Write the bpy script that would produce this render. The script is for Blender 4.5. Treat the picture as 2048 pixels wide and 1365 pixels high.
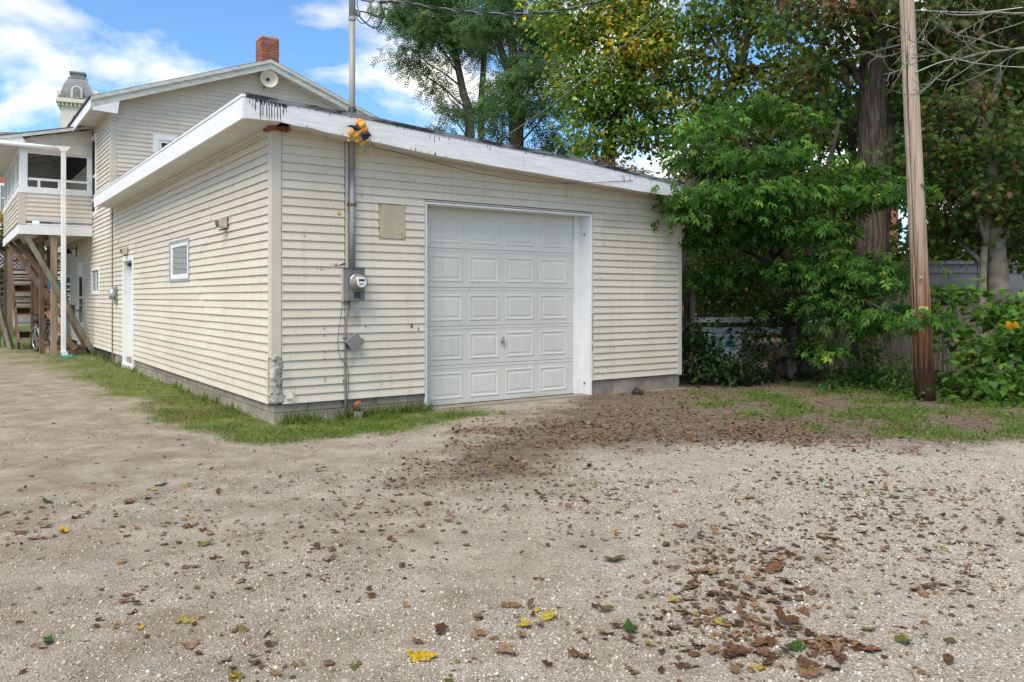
import bpy, math, random
import numpy as np
from mathutils import Vector, Matrix, Euler

for o in list(bpy.data.objects):
    bpy.data.objects.remove(o)
R = random.Random(11)
RNG = np.random.default_rng(11)
S = bpy.context.scene
COL = S.collection

# ------------------------------------------------------------------ camera
FPX, CAMH = 1617.0, 1.34
cam = bpy.data.cameras.new("camera")
cam.sensor_width = 36.0
cam.lens = 36.0 * FPX / 2048.0
cam.shift_y = -87.5 / 2048.0
cam.clip_start = 0.05
cam.clip_end = 3000
camo = bpy.data.objects.new("camera", cam)
COL.objects.link(camo)
camo.location = (0, 0, CAMH)
camo.rotation_euler = (math.radians(90), 0, 0)
S.camera = camo

# ------------------------------------------------------------------ sky, sun, exposure
SUN_EL, SUN_AZ = math.radians(56), math.radians(-152)     # azimuth from +Y, clockwise: behind the camera on its left
W = bpy.data.worlds.new("World")
S.world = W
W.use_nodes = True
nt = W.node_tree
for n in list(nt.nodes):
    nt.nodes.remove(n)
def N(t, ty, **kw):
    n = t.nodes.new(ty)
    for k, v in kw.items():
        setattr(n, k, v)
    return n
wo = N(nt, "ShaderNodeOutputWorld")
bg = N(nt, "ShaderNodeBackground")
bg.inputs["Strength"].default_value = 0.125
sky = N(nt, "ShaderNodeTexSky", sky_type="NISHITA")
sky.sun_disc = False
sky.sun_elevation = SUN_EL
sky.sun_rotation = SUN_AZ
sky.air_density = 1.0
sky.dust_density = 0.3
sky.ozone_density = 2.0
tc = N(nt, "ShaderNodeTexCoord")
sep = N(nt, "ShaderNodeSeparateXYZ")
nt.links.new(tc.outputs["Generated"], sep.inputs[0])
zz = N(nt, "ShaderNodeMath", operation="ADD"); zz.inputs[1].default_value = 0.30
nt.links.new(sep.outputs[2], zz.inputs[0])
zm = N(nt, "ShaderNodeMath", operation="MAXIMUM"); zm.inputs[1].default_value = 0.05
nt.links.new(zz.outputs[0], zm.inputs[0])
dx = N(nt, "ShaderNodeMath", operation="DIVIDE"); dy = N(nt, "ShaderNodeMath", operation="DIVIDE")
nt.links.new(sep.outputs[0], dx.inputs[0]); nt.links.new(zm.outputs[0], dx.inputs[1])
nt.links.new(sep.outputs[1], dy.inputs[0]); nt.links.new(zm.outputs[0], dy.inputs[1])
cmb = N(nt, "ShaderNodeCombineXYZ")
nt.links.new(dx.outputs[0], cmb.inputs[0]); nt.links.new(dy.outputs[0], cmb.inputs[1])
cn = N(nt, "ShaderNodeTexNoise"); cn.inputs["Scale"].default_value = 2.3; cn.inputs["Detail"].default_value = 7
cn.inputs["Roughness"].default_value = 0.52; cn.inputs["Distortion"].default_value = 0.25
off = N(nt, "ShaderNodeVectorMath", operation="ADD"); off.inputs[1].default_value = (5.5, 7.7, 0)
nt.links.new(cmb.outputs[0], off.inputs[0]); nt.links.new(off.outputs[0], cn.inputs["Vector"])
cr = N(nt, "ShaderNodeValToRGB")
cr.color_ramp.elements[0].position = 0.485; cr.color_ramp.elements[0].color = (0, 0, 0, 1)
cr.color_ramp.elements[1].position = 0.63; cr.color_ramp.elements[1].color = (.95, .95, .95, 1)
nt.links.new(cn.outputs["Fac"], cr.inputs[0])
skb = N(nt, "ShaderNodeMix", data_type="RGBA", blend_type="MULTIPLY")      # deepen the blue a little
skb.inputs[0].default_value = 1.0
skb.inputs[7].default_value = (0.62, 0.84, 1.0, 1)
nt.links.new(sky.outputs[0], skb.inputs[6])
mx = N(nt, "ShaderNodeMix", data_type="RGBA")
mx.inputs[7].default_value = (7.0, 6.62, 6.1, 1)
nt.links.new(cr.outputs[0], mx.inputs[0]); nt.links.new(skb.outputs[2], mx.inputs[6])
nt.links.new(mx.outputs[2], bg.inputs["Color"])
nt.links.new(bg.outputs[0], wo.inputs[0])

sl = bpy.data.lights.new("sun", "SUN")
sl.energy = 2.7
sl.angle = math.radians(45)
sl.color = (1.0, 0.90, 0.73)
so = bpy.data.objects.new("sun", sl)
COL.objects.link(so)
sd = Vector((math.sin(SUN_AZ) * math.cos(SUN_EL), math.cos(SUN_AZ) * math.cos(SUN_EL), math.sin(SUN_EL)))
so.rotation_euler = sd.to_track_quat("Z", "Y").to_euler()

S.view_settings.view_transform = "Standard"
S.view_settings.look = "None"
S.view_settings.exposure = 0.80
S.view_settings.gamma = 1.0
S.view_settings.use_curve_mapping = False
S.render.engine = "CYCLES"
S.cycles.max_bounces = 7
S.cycles.diffuse_bounces = 4
S.cycles.transmission_bounces = 4
S.cycles.transparent_max_bounces = 4
S.cycles.use_denoising = True
S.cycles.caustics_reflective = False
S.cycles.caustics_refractive = False

# ------------------------------------------------------------------ frames
TH = math.atan2(1617, 2306)                 # the garage is turned by this angle
U = Vector((math.cos(TH), math.sin(TH), 0)); V = Vector((-math.sin(TH), math.cos(TH), 0))
DC = 8.5
C0 = Vector(((545 - 1024) / FPX * DC, DC, 0))  # front left corner of the garage
def bl(a, b, z=0.0):
    return C0 + U * a + V * b + Vector((0, 0, z))
def at(px, py, Y):
    return Vector(((px - 1024) / FPX * Y, Y, CAMH - (py - 595) / FPX * Y))
def gnd(px, py):
    Y = CAMH * FPX / (py - 595)
    return ((px - 1024) / FPX * Y, Y)
def to_ab(X, Y):
    q = np.stack([np.asarray(X) - C0.x, np.asarray(Y) - C0.y])
    return q[0] * U.x + q[1] * U.y, q[0] * V.x + q[1] * V.y

# ------------------------------------------------------------------ materials
MATS = {}
def base_mat(name):
    m = bpy.data.materials.new(name)
    m.use_nodes = True
    t = m.node_tree
    b = t.nodes["Principled BSDF"]
    MATS[name] = m
    return m, t, b
def noise(t, vec, scale, detail=4, rough=0.55, dist=0.0):
    n = N(t, "ShaderNodeTexNoise")
    n.inputs["Scale"].default_value = scale
    n.inputs["Detail"].default_value = detail
    n.inputs["Roughness"].default_value = rough
    n.inputs["Distortion"].default_value = dist
    if vec is not None:
        t.links.new(vec, n.inputs["Vector"])
    return n.outputs["Fac"]
def ramp(t, fac, p0, p1, c0=(0, 0, 0, 1), c1=(1, 1, 1, 1)):
    r = N(t, "ShaderNodeValToRGB")
    e = r.color_ramp.elements
    e[0].position = p0; e[0].color = c0; e[1].position = p1; e[1].color = c1
    t.links.new(fac, r.inputs[0])
    return r.outputs[0]
def mixc(t, fac, a, b, blend="MIX"):
    n = N(t, "ShaderNodeMix", data_type="RGBA", blend_type=blend)
    for i, x in ((0, fac), (6, a), (7, b)):
        if isinstance(x, (int, float)):
            n.inputs[i].default_value = x
        elif isinstance(x, tuple):
            n.inputs[i].default_value = x if len(x) == 4 else (*x, 1)
        else:
            t.links.new(x, n.inputs[i])
    return n.outputs[2]
def math_(t, op, a, b=None, clamp=False):
    n = N(t, "ShaderNodeMath", operation=op)
    n.use_clamp = clamp
    for i, x in ((0, a), (1, b)):
        if x is None: continue
        if isinstance(x, (int, float)): n.inputs[i].default_value = x
        else: t.links.new(x, n.inputs[i])
    return n.outputs[0]
def wpos(t, stretch=(1, 1, 1)):
    g = N(t, "ShaderNodeNewGeometry")
    m = N(t, "ShaderNodeMapping")
    m.inputs["Scale"].default_value = stretch
    t.links.new(g.outputs["Position"], m.inputs["Vector"])
    return m.outputs[0]
def bump(t, b, h, strength=0.3, dist=0.01):
    n = N(t, "ShaderNodeBump")
    n.inputs["Strength"].default_value = strength
    n.inputs["Distance"].default_value = dist
    t.links.new(h, n.inputs["Height"])
    t.links.new(n.outputs[0], b.inputs["Normal"])
def pm(name, c1, c2, scale=6, rough=0.6, bmp=0.15, stretch=(1, 1, 1), detail=5, lo=0.35, hi=0.65, speck=None, metal=0.0,
       spec=0.4, speck_scale=60, speck_at=0.66, rnd=0.0, bscale=None, bdist=0.01):
    m, t, b = base_mat(name)
    p = wpos(t, stretch)
    f = noise(t, p, scale, detail)
    col = mixc(t, ramp(t, f, lo, hi), c1, c2)
    if rnd:
        oi = N(t, "ShaderNodeObjectInfo")
        k = math_(t, "MULTIPLY_ADD", oi.outputs["Random"], 2 * rnd); t.nodes[-1].inputs[2].default_value = 1 - rnd
        cc = N(t, "ShaderNodeCombineXYZ")
        for i in range(3): t.links.new(k, cc.inputs[i])
        col = mixc(t, 1.0, col, cc.outputs[0], "MULTIPLY")
    if speck:
        s = noise(t, p, speck_scale, 3, 0.6)
        col = mixc(t, ramp(t, s, speck_at, speck_at + 0.05), col, speck)
    t.links.new(col, b.inputs["Base Color"])
    b.inputs["Roughness"].default_value = rough
    b.inputs["Metallic"].default_value = metal
    b.inputs["Specular IOR Level"].default_value = spec
    if bmp:
        bump(t, b, noise(t, p, bscale or scale * 6, 4), bmp, bdist)
    return m

# vinyl siding: cream, faint vertical grime, scattered dark specks
def siding_mat(name, c1, c2, speck, dirt, stains=()):
    m, t, b = base_mat(name)
    p = wpos(t)
    big = noise(t, p, 0.9, 4)
    col = mixc(t, ramp(t, big, 0.35, 0.7), c1, c2)
    oi = N(t, "ShaderNodeObjectInfo")
    k = math_(t, "MULTIPLY_ADD", oi.outputs["Random"], 0.07); t.nodes[-1].inputs[2].default_value = 0.965
    cc = N(t, "ShaderNodeCombineXYZ")
    for i in range(3): t.links.new(k, cc.inputs[i])
    col = mixc(t, 1.0, col, cc.outputs[0], "MULTIPLY")
    st = noise(t, wpos(t, (7, 7, 0.55)), 1.6, 5, 0.6)
    col = mixc(t, math_(t, "MULTIPLY", ramp(t, st, 0.52, 0.78), dirt), col, (0.33, 0.28, 0.20))
    gr = noise(t, wpos(t, (1.4, 1.4, 18)), 2.0, 4, 0.6)
    col = mixc(t, math_(t, "MULTIPLY", ramp(t, gr, 0.55, 0.8), dirt * 0.7), col, (0.40, 0.36, 0.28))
    sp = noise(t, wpos(t, (1, 1, 0.55)), 36, 2, 0.5)
    sp2 = noise(t, p, 2.2, 2)
    f = math_(t, "MULTIPLY", ramp(t, sp, 0.69, 0.73), ramp(t, sp2, 0.40, 0.6))
    col = mixc(t, math_(t, "MULTIPLY", f, speck), col, (0.10, 0.08, 0.06))
    for (sa, szz, ra, rz, k) in stains:        # brown run-off marks with a place of their own
        c = bl(sa, 0, szz)
        sb = N(t, "ShaderNodeVectorMath", operation="SUBTRACT"); sb.inputs[1].default_value = c
        t.links.new(p, sb.inputs[0])
        ml = N(t, "ShaderNodeVectorMath", operation="MULTIPLY"); ml.inputs[1].default_value = (1 / ra, 1 / ra, 1 / rz)
        t.links.new(sb.outputs[0], ml.inputs[0])
        ln = N(t, "ShaderNodeVectorMath", operation="LENGTH"); t.links.new(ml.outputs[0], ln.inputs[0])
        wob = math_(t, "ADD", ln.outputs["Value"], math_(t, "MULTIPLY", noise(t, wpos(t, (9, 9, 3)), 2.0, 5, 0.7), 0.9))
        col = mixc(t, math_(t, "MULTIPLY", ramp(t, wob, 0.55, 1.35, (1, 1, 1, 1), (0, 0, 0, 1)), k), col, (0.26, 0.20, 0.13))
    t.links.new(col, b.inputs["Base Color"])
    b.inputs["Roughness"].default_value = 0.5
    b.inputs["Specular IOR Level"].default_value = 0.35
    bump(t, b, noise(t, wpos(t, (2, 2, 14)), 5, 4), 0.12, 0.006)
    return m
M = MATS
siding_mat("siding", (0.62, 0.555, 0.45), (0.67, 0.607, 0.503), 0.9, 0.28, [(.93, 1.08, .17, .26, .62), (.90, .62, .12, .22, .55), (.70, 1.70, .20, .03, .7), (4.8, 2.35, .5, .25, .25), (5.85, 2.2, .25, .35, .3), (.15, .45, .2, .3, .35)])
siding_mat("siding_clean", (0.605, 0.55, 0.46), (0.665, 0.605, 0.515), 0.35, 0.22)
pm("trim_cream", (0.54, 0.49, 0.41), (0.60, 0.55, 0.47), 3, 0.5, 0.05, speck=(0.2, 0.17, 0.13), speck_scale=45, speck_at=0.74)
pm("white_paint", (0.72, 0.73, 0.74), (0.80, 0.80, 0.80), 4, 0.5, 0.25, (1, 1, 1), speck=(0.30, 0.28, 0.26), speck_scale=22, speck_at=0.735, bscale=30)
pm("fascia_paint", (0.66, 0.665, 0.67), (0.76, 0.76, 0.76), 5, 0.55, 0.6, (0.8, 0.8, 6), speck=(0.34, 0.31, 0.27), speck_scale=13, speck_at=0.675, bscale=9, bdist=0.006)
pm("old_trim", (0.42, 0.43, 0.38), (0.58, 0.58, 0.53), 5, 0.65, 0.4, (1, 1, 3), speck=(0.26, 0.25, 0.21), speck_scale=12, speck_at=0.66)
pm("soffit_paint", (0.60, 0.59, 0.56), (0.68, 0.67, 0.64), 3, 0.65, 0.1, speck=(0.35, 0.30, 0.24), speck_scale=15, speck_at=0.74)
siding_mat("door_white", (0.61, 0.595, 0.54), (0.66, 0.645, 0.59), 0.35, 0.16, [(2.2, .05, .6, .12, .4), (3.6, .03, .7, .10, .4), (3.07, .70, .08, .10, .3)])
pm("jamb_white", (0.72, 0.73, 0.74), (0.80, 0.80, 0.80), 5, 0.5, 0.2, speck=(0.33, 0.22, 0.15), speck_scale=14, speck_at=0.72)
pm("tar", (0.015, 0.015, 0.016), (0.05, 0.05, 0.05), 20, 0.45, 0.3)
pm("roof_edge", (0.02, 0.02, 0.022), (0.20, 0.21, 0.21), 3.0, 0.6, 0.4, (1, 1, 4), lo=0.42, hi=0.55, speck=(0.02, 0.02, 0.02), speck_scale=9, speck_at=0.58)
pm("shingle", (0.07, 0.065, 0.06), (0.15, 0.14, 0.13), 8, 0.85, 0.5)
pm("rust", (0.17, 0.055, 0.025), (0.34, 0.14, 0.07), 18, 0.85, 0.5)
pm("foundation", (0.23, 0.195, 0.155), (0.34, 0.295, 0.24), 5, 0.9, 0.5, speck=(0.14, 0.12, 0.10), speck_scale=40, speck_at=0.64, rnd=0.14, bscale=60, bdist=0.006)
pm("mortar_patch", (0.25, 0.24, 0.21), (0.50, 0.48, 0.43), 14, 0.9, 1.0, speck=(0.10, 0.09, 0.08), speck_scale=30, speck_at=0.6, bscale=40)
pm("galvanised", (0.23, 0.25, 0.26), (0.36, 0.38, 0.39), 9, 0.62, 0.15, (1, 1, 0.25), metal=0.4, speck=(0.22, 0.13, 0.09), speck_scale=14, speck_at=0.68)
pm("pipe_weathered", (0.26, 0.25, 0.21), (0.33, 0.31, 0.27), 7, 0.6, 0.15, (1, 1, 0.3), metal=0.2, speck=(0.20, 0.14, 0.09), speck_scale=30, speck_at=0.68)
pm("grey_paint", (0.12, 0.125, 0.125), (0.20, 0.205, 0.20), 10, 0.55, 0.2, (1, 1, 0.4), speck=(0.08, 0.07, 0.06), speck_scale=25, speck_at=0.65)
pm("box_grey", (0.18, 0.175, 0.17), (0.23, 0.225, 0.22), 10, 0.5, 0.1)
pm("plate_beige", (0.50, 0.42, 0.27), (0.43, 0.39, 0.29), 4.5, 0.8, 0.3, (1.4, 1.4, 0.5), lo=0.44, hi=0.54, speck=(0.27, 0.22, 0.15), speck_scale=22, speck_at=0.64)
pm("foam_orange", (0.62, 0.27, 0.035), (0.78, 0.42, 0.08), 22, 0.65, 0.6, speck=(0.35, 0.13, 0.03), speck_scale=30, speck_at=0.64)
pm("black_rubber", (0.012, 0.012, 0.012), (0.03, 0.03, 0.03), 20, 0.5, 0.1)
pm("cable_grey", (0.10, 0.10, 0.10), (0.24, 0.24, 0.23), 14, 0.5, 0.1)
pm("alu", (0.40, 0.41, 0.41), (0.55, 0.56, 0.56), 12, 0.4, 0.1, metal=0.7)
pm("chrome", (0.55, 0.56, 0.57), (0.62, 0.62, 0.63), 12, 0.22, 0.0, metal=0.9)
pm("dark_steel", (0.03, 0.03, 0.035), (0.06, 0.06, 0.065), 12, 0.4, 0.0, metal=0.3)
pm("bronze", (0.10, 0.08, 0.055), (0.18, 0.15, 0.11), 14, 0.5, 0.1)
pm("lens", (0.45, 0.42, 0.33), (0.60, 0.56, 0.46), 10, 0.3, 0.1)
pm("meter_glass", (0.15, 0.148, 0.135), (0.24, 0.235, 0.21), 10, 0.12, 0.0, spec=0.8)
pm("roof_membrane", (0.26, 0.255, 0.24), (0.36, 0.35, 0.33), 2, 0.8, 0.2)  # unseen roof top, grey chosen to bounce light onto the house gable
pm("joint_dark", (0.10, 0.085, 0.065), (0.16, 0.14, 0.11), 4, 0.9, 0)
pm("brick", (0.26, 0.085, 0.055), (0.36, 0.14, 0.09), 7, 0.85, 0.5, speck=(0.11, 0.05, 0.045), speck_scale=25, speck_at=0.63, rnd=0.25)
pm("brick_mortar", (0.36, 0.33, 0.28), (0.44, 0.41, 0.36), 12, 0.9, 0.4)
pm("wood_brown", (0.10, 0.060, 0.038), (0.18, 0.115, 0.075), 9, 0.75, 0.3, (1, 1, 0.3), rnd=0.2)
pm("wood_post", (0.22, 0.155, 0.10), (0.33, 0.25, 0.17), 9, 0.75, 0.3, (2, 2, 0.2), rnd=0.15)
pm("wood_green", (0.13, 0.12, 0.075), (0.23, 0.215, 0.15), 8, 0.8, 0.3, (1, 1, 0.4))
pm("wood_grey", (0.065, 0.058, 0.046), (0.145, 0.132, 0.108), 6, 0.85, 0.7, (7, 7, 0.35), rnd=0.22, bscale=12)
pm("bark_shaggy", (0.040, 0.030, 0.023), (0.145, 0.112, 0.085), 5, 0.9, 1.0, (5, 5, 0.7), lo=0.38, hi=0.66, bscale=6, bdist=0.05)
pm("bark_brown", (0.075, 0.058, 0.042), (0.19, 0.155, 0.12), 8, 0.9, 0.9, (3, 3, 0.8), bscale=12, bdist=0.03)
pm("bark_dark", (0.035, 0.028, 0.022), (0.085, 0.07, 0.055), 8, 0.9, 0.8, (3, 3, 0.8), bscale=12, bdist=0.03)
pm("bark_smooth", (0.16, 0.135, 0.105), (0.27, 0.235, 0.19), 5, 0.85, 0.4, (1, 1, 1.6), speck=(0.10, 0.08, 0.06), speck_scale=14, speck_at=0.64)
pm("twig_pale", (0.13, 0.12, 0.095), (0.27, 0.26, 0.21), 9, 0.85, 0.3)
pm("horn_cream", (0.66, 0.61, 0.49), (0.72, 0.68, 0.57), 6, 0.5, 0.1, speck=(0.30, 0.12, 0.05), speck_scale=7, speck_at=0.66)
pm("civic_cream", (0.66, 0.60, 0.52), (0.72, 0.67, 0.59), 0.5, 0.8, 0.1)
pm("slate", (0.17, 0.175, 0.19), (0.25, 0.255, 0.27), 2, 0.7, 0.3)
pm("grey_panel", (0.125, 0.13, 0.13), (0.19, 0.195, 0.195), 3, 0.6, 0.2, (1, 1, 0.5), speck=(0.17, 0.165, 0.15), speck_scale=8, speck_at=0.64)
pm("white_plastic", (0.66, 0.68, 0.68), (0.74, 0.75, 0.75), 6, 0.45, 0.05)
pm("teal_plastic", (0.02, 0.22, 0.19), (0.04, 0.30, 0.26), 6, 0.45, 0.05)
pm("blue_plastic", (0.02, 0.10, 0.33), (0.03, 0.15, 0.42), 6, 0.45, 0.05)
pm("tag_yellow", (0.62, 0.52, 0.13), (0.72, 0.62, 0.25), 40, 0.5, 0.1)
pm("ink", (0.02, 0.02, 0.02), (0.03, 0.03, 0.03), 10, 0.6, 0)
pm("interior_dark", (0.02, 0.02, 0.022), (0.035, 0.035, 0.035), 2, 0.9, 0)
pm("blind_white", (0.62, 0.63, 0.64), (0.72, 0.73, 0.73), 3, 0.7, 0.0)
pm("dry_stems", (0.16, 0.09, 0.05), (0.28, 0.17, 0.10), 20, 0.9, 0)
pm("charcoal", (0.02, 0.02, 0.02), (0.06, 0.058, 0.055), 12, 0.9, 0.6)

def glass_mat2():
    m, t, b = base_mat("mirror_glass")
    b.inputs["Base Color"].default_value = (0.05, 0.055, 0.06, 1)
    b.inputs["Roughness"].default_value = 0.03
    b.inputs["Specular IOR Level"].default_value = 1.0
    b.inputs["IOR"].default_value = 3.2
    bump(t, b, noise(t, wpos(t), 3, 2), 0.05, 0.02)
glass_mat2()
def glass_mat():
    m, t, b = base_mat("window_glass")
    b.inputs["Base Color"].default_value = (0.03, 0.035, 0.04, 1)
    b.inputs["Roughness"].default_value = 0.04
    b.inputs["Specular IOR Level"].default_value = 1.0
    b.inputs["IOR"].default_value = 1.9
    bump(t, b, noise(t, wpos(t), 2.2, 2), 0.06, 0.02)
glass_mat()

# utility pole: black-brown foot, streaky red-brown middle, bleached top
def pole_mat():
    m, t, b = base_mat("pole_wood")
    g = N(t, "ShaderNodeNewGeometry")
    sp = N(t, "ShaderNodeSeparateXYZ"); t.links.new(g.outputs["Position"], sp.inputs[0])
    st = noise(t, wpos(t, (16, 16, 0.55)), 1.6, 5, 0.6)
    st2 = noise(t, wpos(t, (26, 26, 0.5)), 1.5, 4, 0.6)
    zn = math_(t, "MULTIPLY_ADD", st, 1.5); t.nodes[-1].inputs[2].default_value = -0.75
    zs = math_(t, "ADD", sp.outputs[2], math_(t, "MULTIPLY", zn, 2.8))
    k = ramp(t, math_(t, "DIVIDE", zs, 6.0), 0.20, 0.42)
    pale = mixc(t, ramp(t, st2, 0.35, 0.65), (0.29, 0.22, 0.17), (0.48, 0.385, 0.31))
    mid = mixc(t, ramp(t, st2, 0.35, 0.62), (0.085, 0.030, 0.016), (0.28, 0.125, 0.06))
    col = mixc(t, k, mid, pale)
    kf = ramp(t, math_(t, "ADD", sp.outputs[2], zn), 0.35, 0.75)
    col = mixc(t, kf, (0.040, 0.022, 0.015), col)
    ck = noise(t, wpos(t, (22, 22, 0.22)), 1.2, 2, 0.5)
    col = mixc(t, ramp(t, ck, 0.60, 0.66), col, (0.06, 0.03, 0.02))
    t.links.new(col, b.inputs["Base Color"])
    b.inputs["Roughness"].default_value = 0.85
    b.inputs["Specular IOR Level"].default_value = 0.2
    bump(t, b, math_(t, "ADD", st2, math_(t, "MULTIPLY", ramp(t, ck, 0.60, 0.70), -1.2)), 0.9, 0.02)
pole_mat()

# foliage: colour picked per leaf (attribute), thin and translucent
def leaf_mat(name, transl=0.35, rough=0.5, spec=0.35, blotch=30, dark=0.8):
    m, t, b = base_mat(name)
    a = N(t, "ShaderNodeAttribute"); a.attribute_name = "leaf_col"
    lf = noise(t, wpos(t), blotch, 4, 0.65)
    lcol = mixc(t, ramp(t, lf, 0.36, 0.66), mixc(t, 1.0, a.outputs["Color"], (dark, dark * .9, dark * .8, 1), "MULTIPLY"), a.outputs["Color"])
    t.links.new(lcol, b.inputs["Base Color"])
    bump(t, b, lf, 0.5, 0.004)
    b.inputs["Roughness"].default_value = rough
    b.inputs["Specular IOR Level"].default_value = spec
    tr = N(t, "ShaderNodeBsdfTranslucent")
    hs = N(t, "ShaderNodeHueSaturation"); hs.inputs["Value"].default_value = 1.8; hs.inputs["Hue"].default_value = 0.478
    t.links.new(lcol, hs.inputs["Color"]); t.links.new(hs.outputs[0], tr.inputs["Color"])
    ms = N(t, "ShaderNodeMixShader"); ms.inputs[0].default_value = transl
    t.links.new(b.outputs[0], ms.inputs[1]); t.links.new(tr.outputs[0], ms.inputs[2])
    t.links.new(ms.outputs[0], t.nodes["Material Output"].inputs["Surface"])
leaf_mat("leaf", 0.52, 0.5, 0.25)
leaf_mat("dry_leaf", 0.12, 0.8, 0.15, 85, 0.42)
leaf_mat("grass_blade", 0.3, 0.55, 0.3)

# gravel stones (geometry nodes instances): grey per stone
def stone_mat():
    m, t, b = base_mat("gravel_stone")
    a = N(t, "ShaderNodeAttribute"); a.attribute_name = "stone_col"; a.attribute_type = "INSTANCER"
    r = N(t, "ShaderNodeValToRGB")
    e = r.color_ramp.elements
    e[0].position = 0; e[0].color = (0.11, 0.095, 0.08, 1)
    e[1].position = 1; e[1].color = (0.60, 0.555, 0.465, 1)
    e.new(0.35).color = (0.33, 0.29, 0.25, 1)
    e.new(0.75).color = (0.52, 0.465, 0.395, 1)
    t.links.new(a.outputs["Fac"], r.inputs[0])
    t.links.new(r.outputs[0], b.inputs["Base Color"])
    b.inputs["Roughness"].default_value = 0.9
    b.inputs["Specular IOR Level"].default_value = 0.2
stone_mat()

# ground: gravel, soil and turf mixed by the vertex masks
def ground_mat():
    m, t, b = base_mat("ground_mix")
    p = wpos(t)
    at_ = N(t, "ShaderNodeAttribute"); at_.attribute_name = "cover"
    sp = N(t, "ShaderNodeSeparateColor"); t.links.new(at_.outputs["Color"], sp.inputs[0])
    soil_m, turf_m, pale_m = sp.outputs[0], sp.outputs[1], sp.outputs[2]
    big = noise(t, p, 0.7, 5, 0.6)
    med = noise(t, p, 3.2, 5, 0.62)
    fine = noise(t, p, 75, 5, 0.75)
    # gravel
    v = N(t, "ShaderNodeTexVoronoi"); v.inputs["Scale"].default_value = 135; t.links.new(p, v.inputs["Vector"])
    vs = N(t, "ShaderNodeSeparateColor"); t.links.new(v.outputs["Color"], vs.inputs[0])
    v2 = N(t, "ShaderNodeTexVoronoi"); v2.inputs["Scale"].default_value = 42; t.links.new(p, v2.inputs["Vector"])
    v2s = N(t, "ShaderNodeSeparateColor"); t.links.new(v2.outputs["Color"], v2s.inputs[0])
    dust = mixc(t, ramp(t, med, 0.35, 0.66), (0.23, 0.19, 0.142), (0.39, 0.335, 0.262))
    grav = mixc(t, vs.outputs[0], (0.185, 0.163, 0.128), (0.66, 0.615, 0.525))
    pm_ = math_(t, "ADD", pale_m, math_(t, "MULTIPLY_ADD", big, 1.3))
    t.nodes[-2].inputs[2].default_value = -0.65
    k = math_(t, "ADD", math_(t, "MULTIPLY", pm_, 0.75), math_(t, "MULTIPLY_ADD", med, 0.9))
    t.nodes[-2].inputs[2].default_value = -0.32
    col = mixc(t, math_(t, "MAXIMUM", math_(t, "MINIMUM", k, 0.92), 0.18), dust, grav)
    ea = noise(t, p, 1.9, 6, 0.72, 0.6)
    eam = math_(t, "MULTIPLY_ADD", pale_m, -0.60); t.nodes[-1].inputs[2].default_value = 0.60
    col = mixc(t, math_(t, "MULTIPLY", ramp(t, ea, 0.47, 0.64), eam), col, (0.205, 0.156, 0.105))
    ea2 = noise(t, p, 11, 5, 0.75)
    col = mixc(t, math_(t, "MULTIPLY", ramp(t, ea2, 0.56, 0.68), 0.5), col, (0.17, 0.12, 0.085))
    fl = ramp(t, fine, 0.60, 0.72)
    col = mixc(t, math_(t, "MULTIPLY", fl, 0.55), col, (0.64, 0.59, 0.52))
    fd = ramp(t, fine, 0.28, 0.40, (1, 1, 1, 1), (0, 0, 0, 1))
    col = mixc(t, math_(t, "MULTIPLY", fd, 0.6), col, (0.13, 0.10, 0.08))
    # soil with leaf mould
    soil = mixc(t, ramp(t, noise(t, p, 9, 5, 0.7), 0.35, 0.65), (0.100, 0.078, 0.056), (0.205, 0.16, 0.115))
    soil = mixc(t, ramp(t, noise(t, p, 38, 4, 0.7), 0.58, 0.66), soil, (0.21, 0.135, 0.085))
    col = mixc(t, soil_m, col, soil)
    turf = mixc(t, ramp(t, noise(t, p, 5, 5, 0.7), 0.35, 0.62), (0.085, 0.125, 0.025), (0.17, 0.20, 0.055))
    turf = mixc(t, ramp(t, noise(t, p, 26, 4, 0.7), 0.58, 0.70), turf, (0.19, 0.15, 0.085))
    col = mixc(t, turf_m, col, turf)
    t.links.new(col, b.inputs["Base Color"])
    b.inputs["Roughness"].default_value = 0.95
    b.inputs["Specular IOR Level"].default_value = 0.15
    h = math_(t, "ADD", math_(t, "MULTIPLY", v.outputs["Distance"], -1.2), math_(t, "MULTIPLY", fine, 1.2))
    h = math_(t, "ADD", h, math_(t, "MULTIPLY", v2.outputs["Distance"], -0.7))
    h = math_(t, "ADD", h, math_(t, "MULTIPLY", med, 1.5))
    bump(t, b, h, 0.7, 0.012)
ground_mat()

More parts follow.
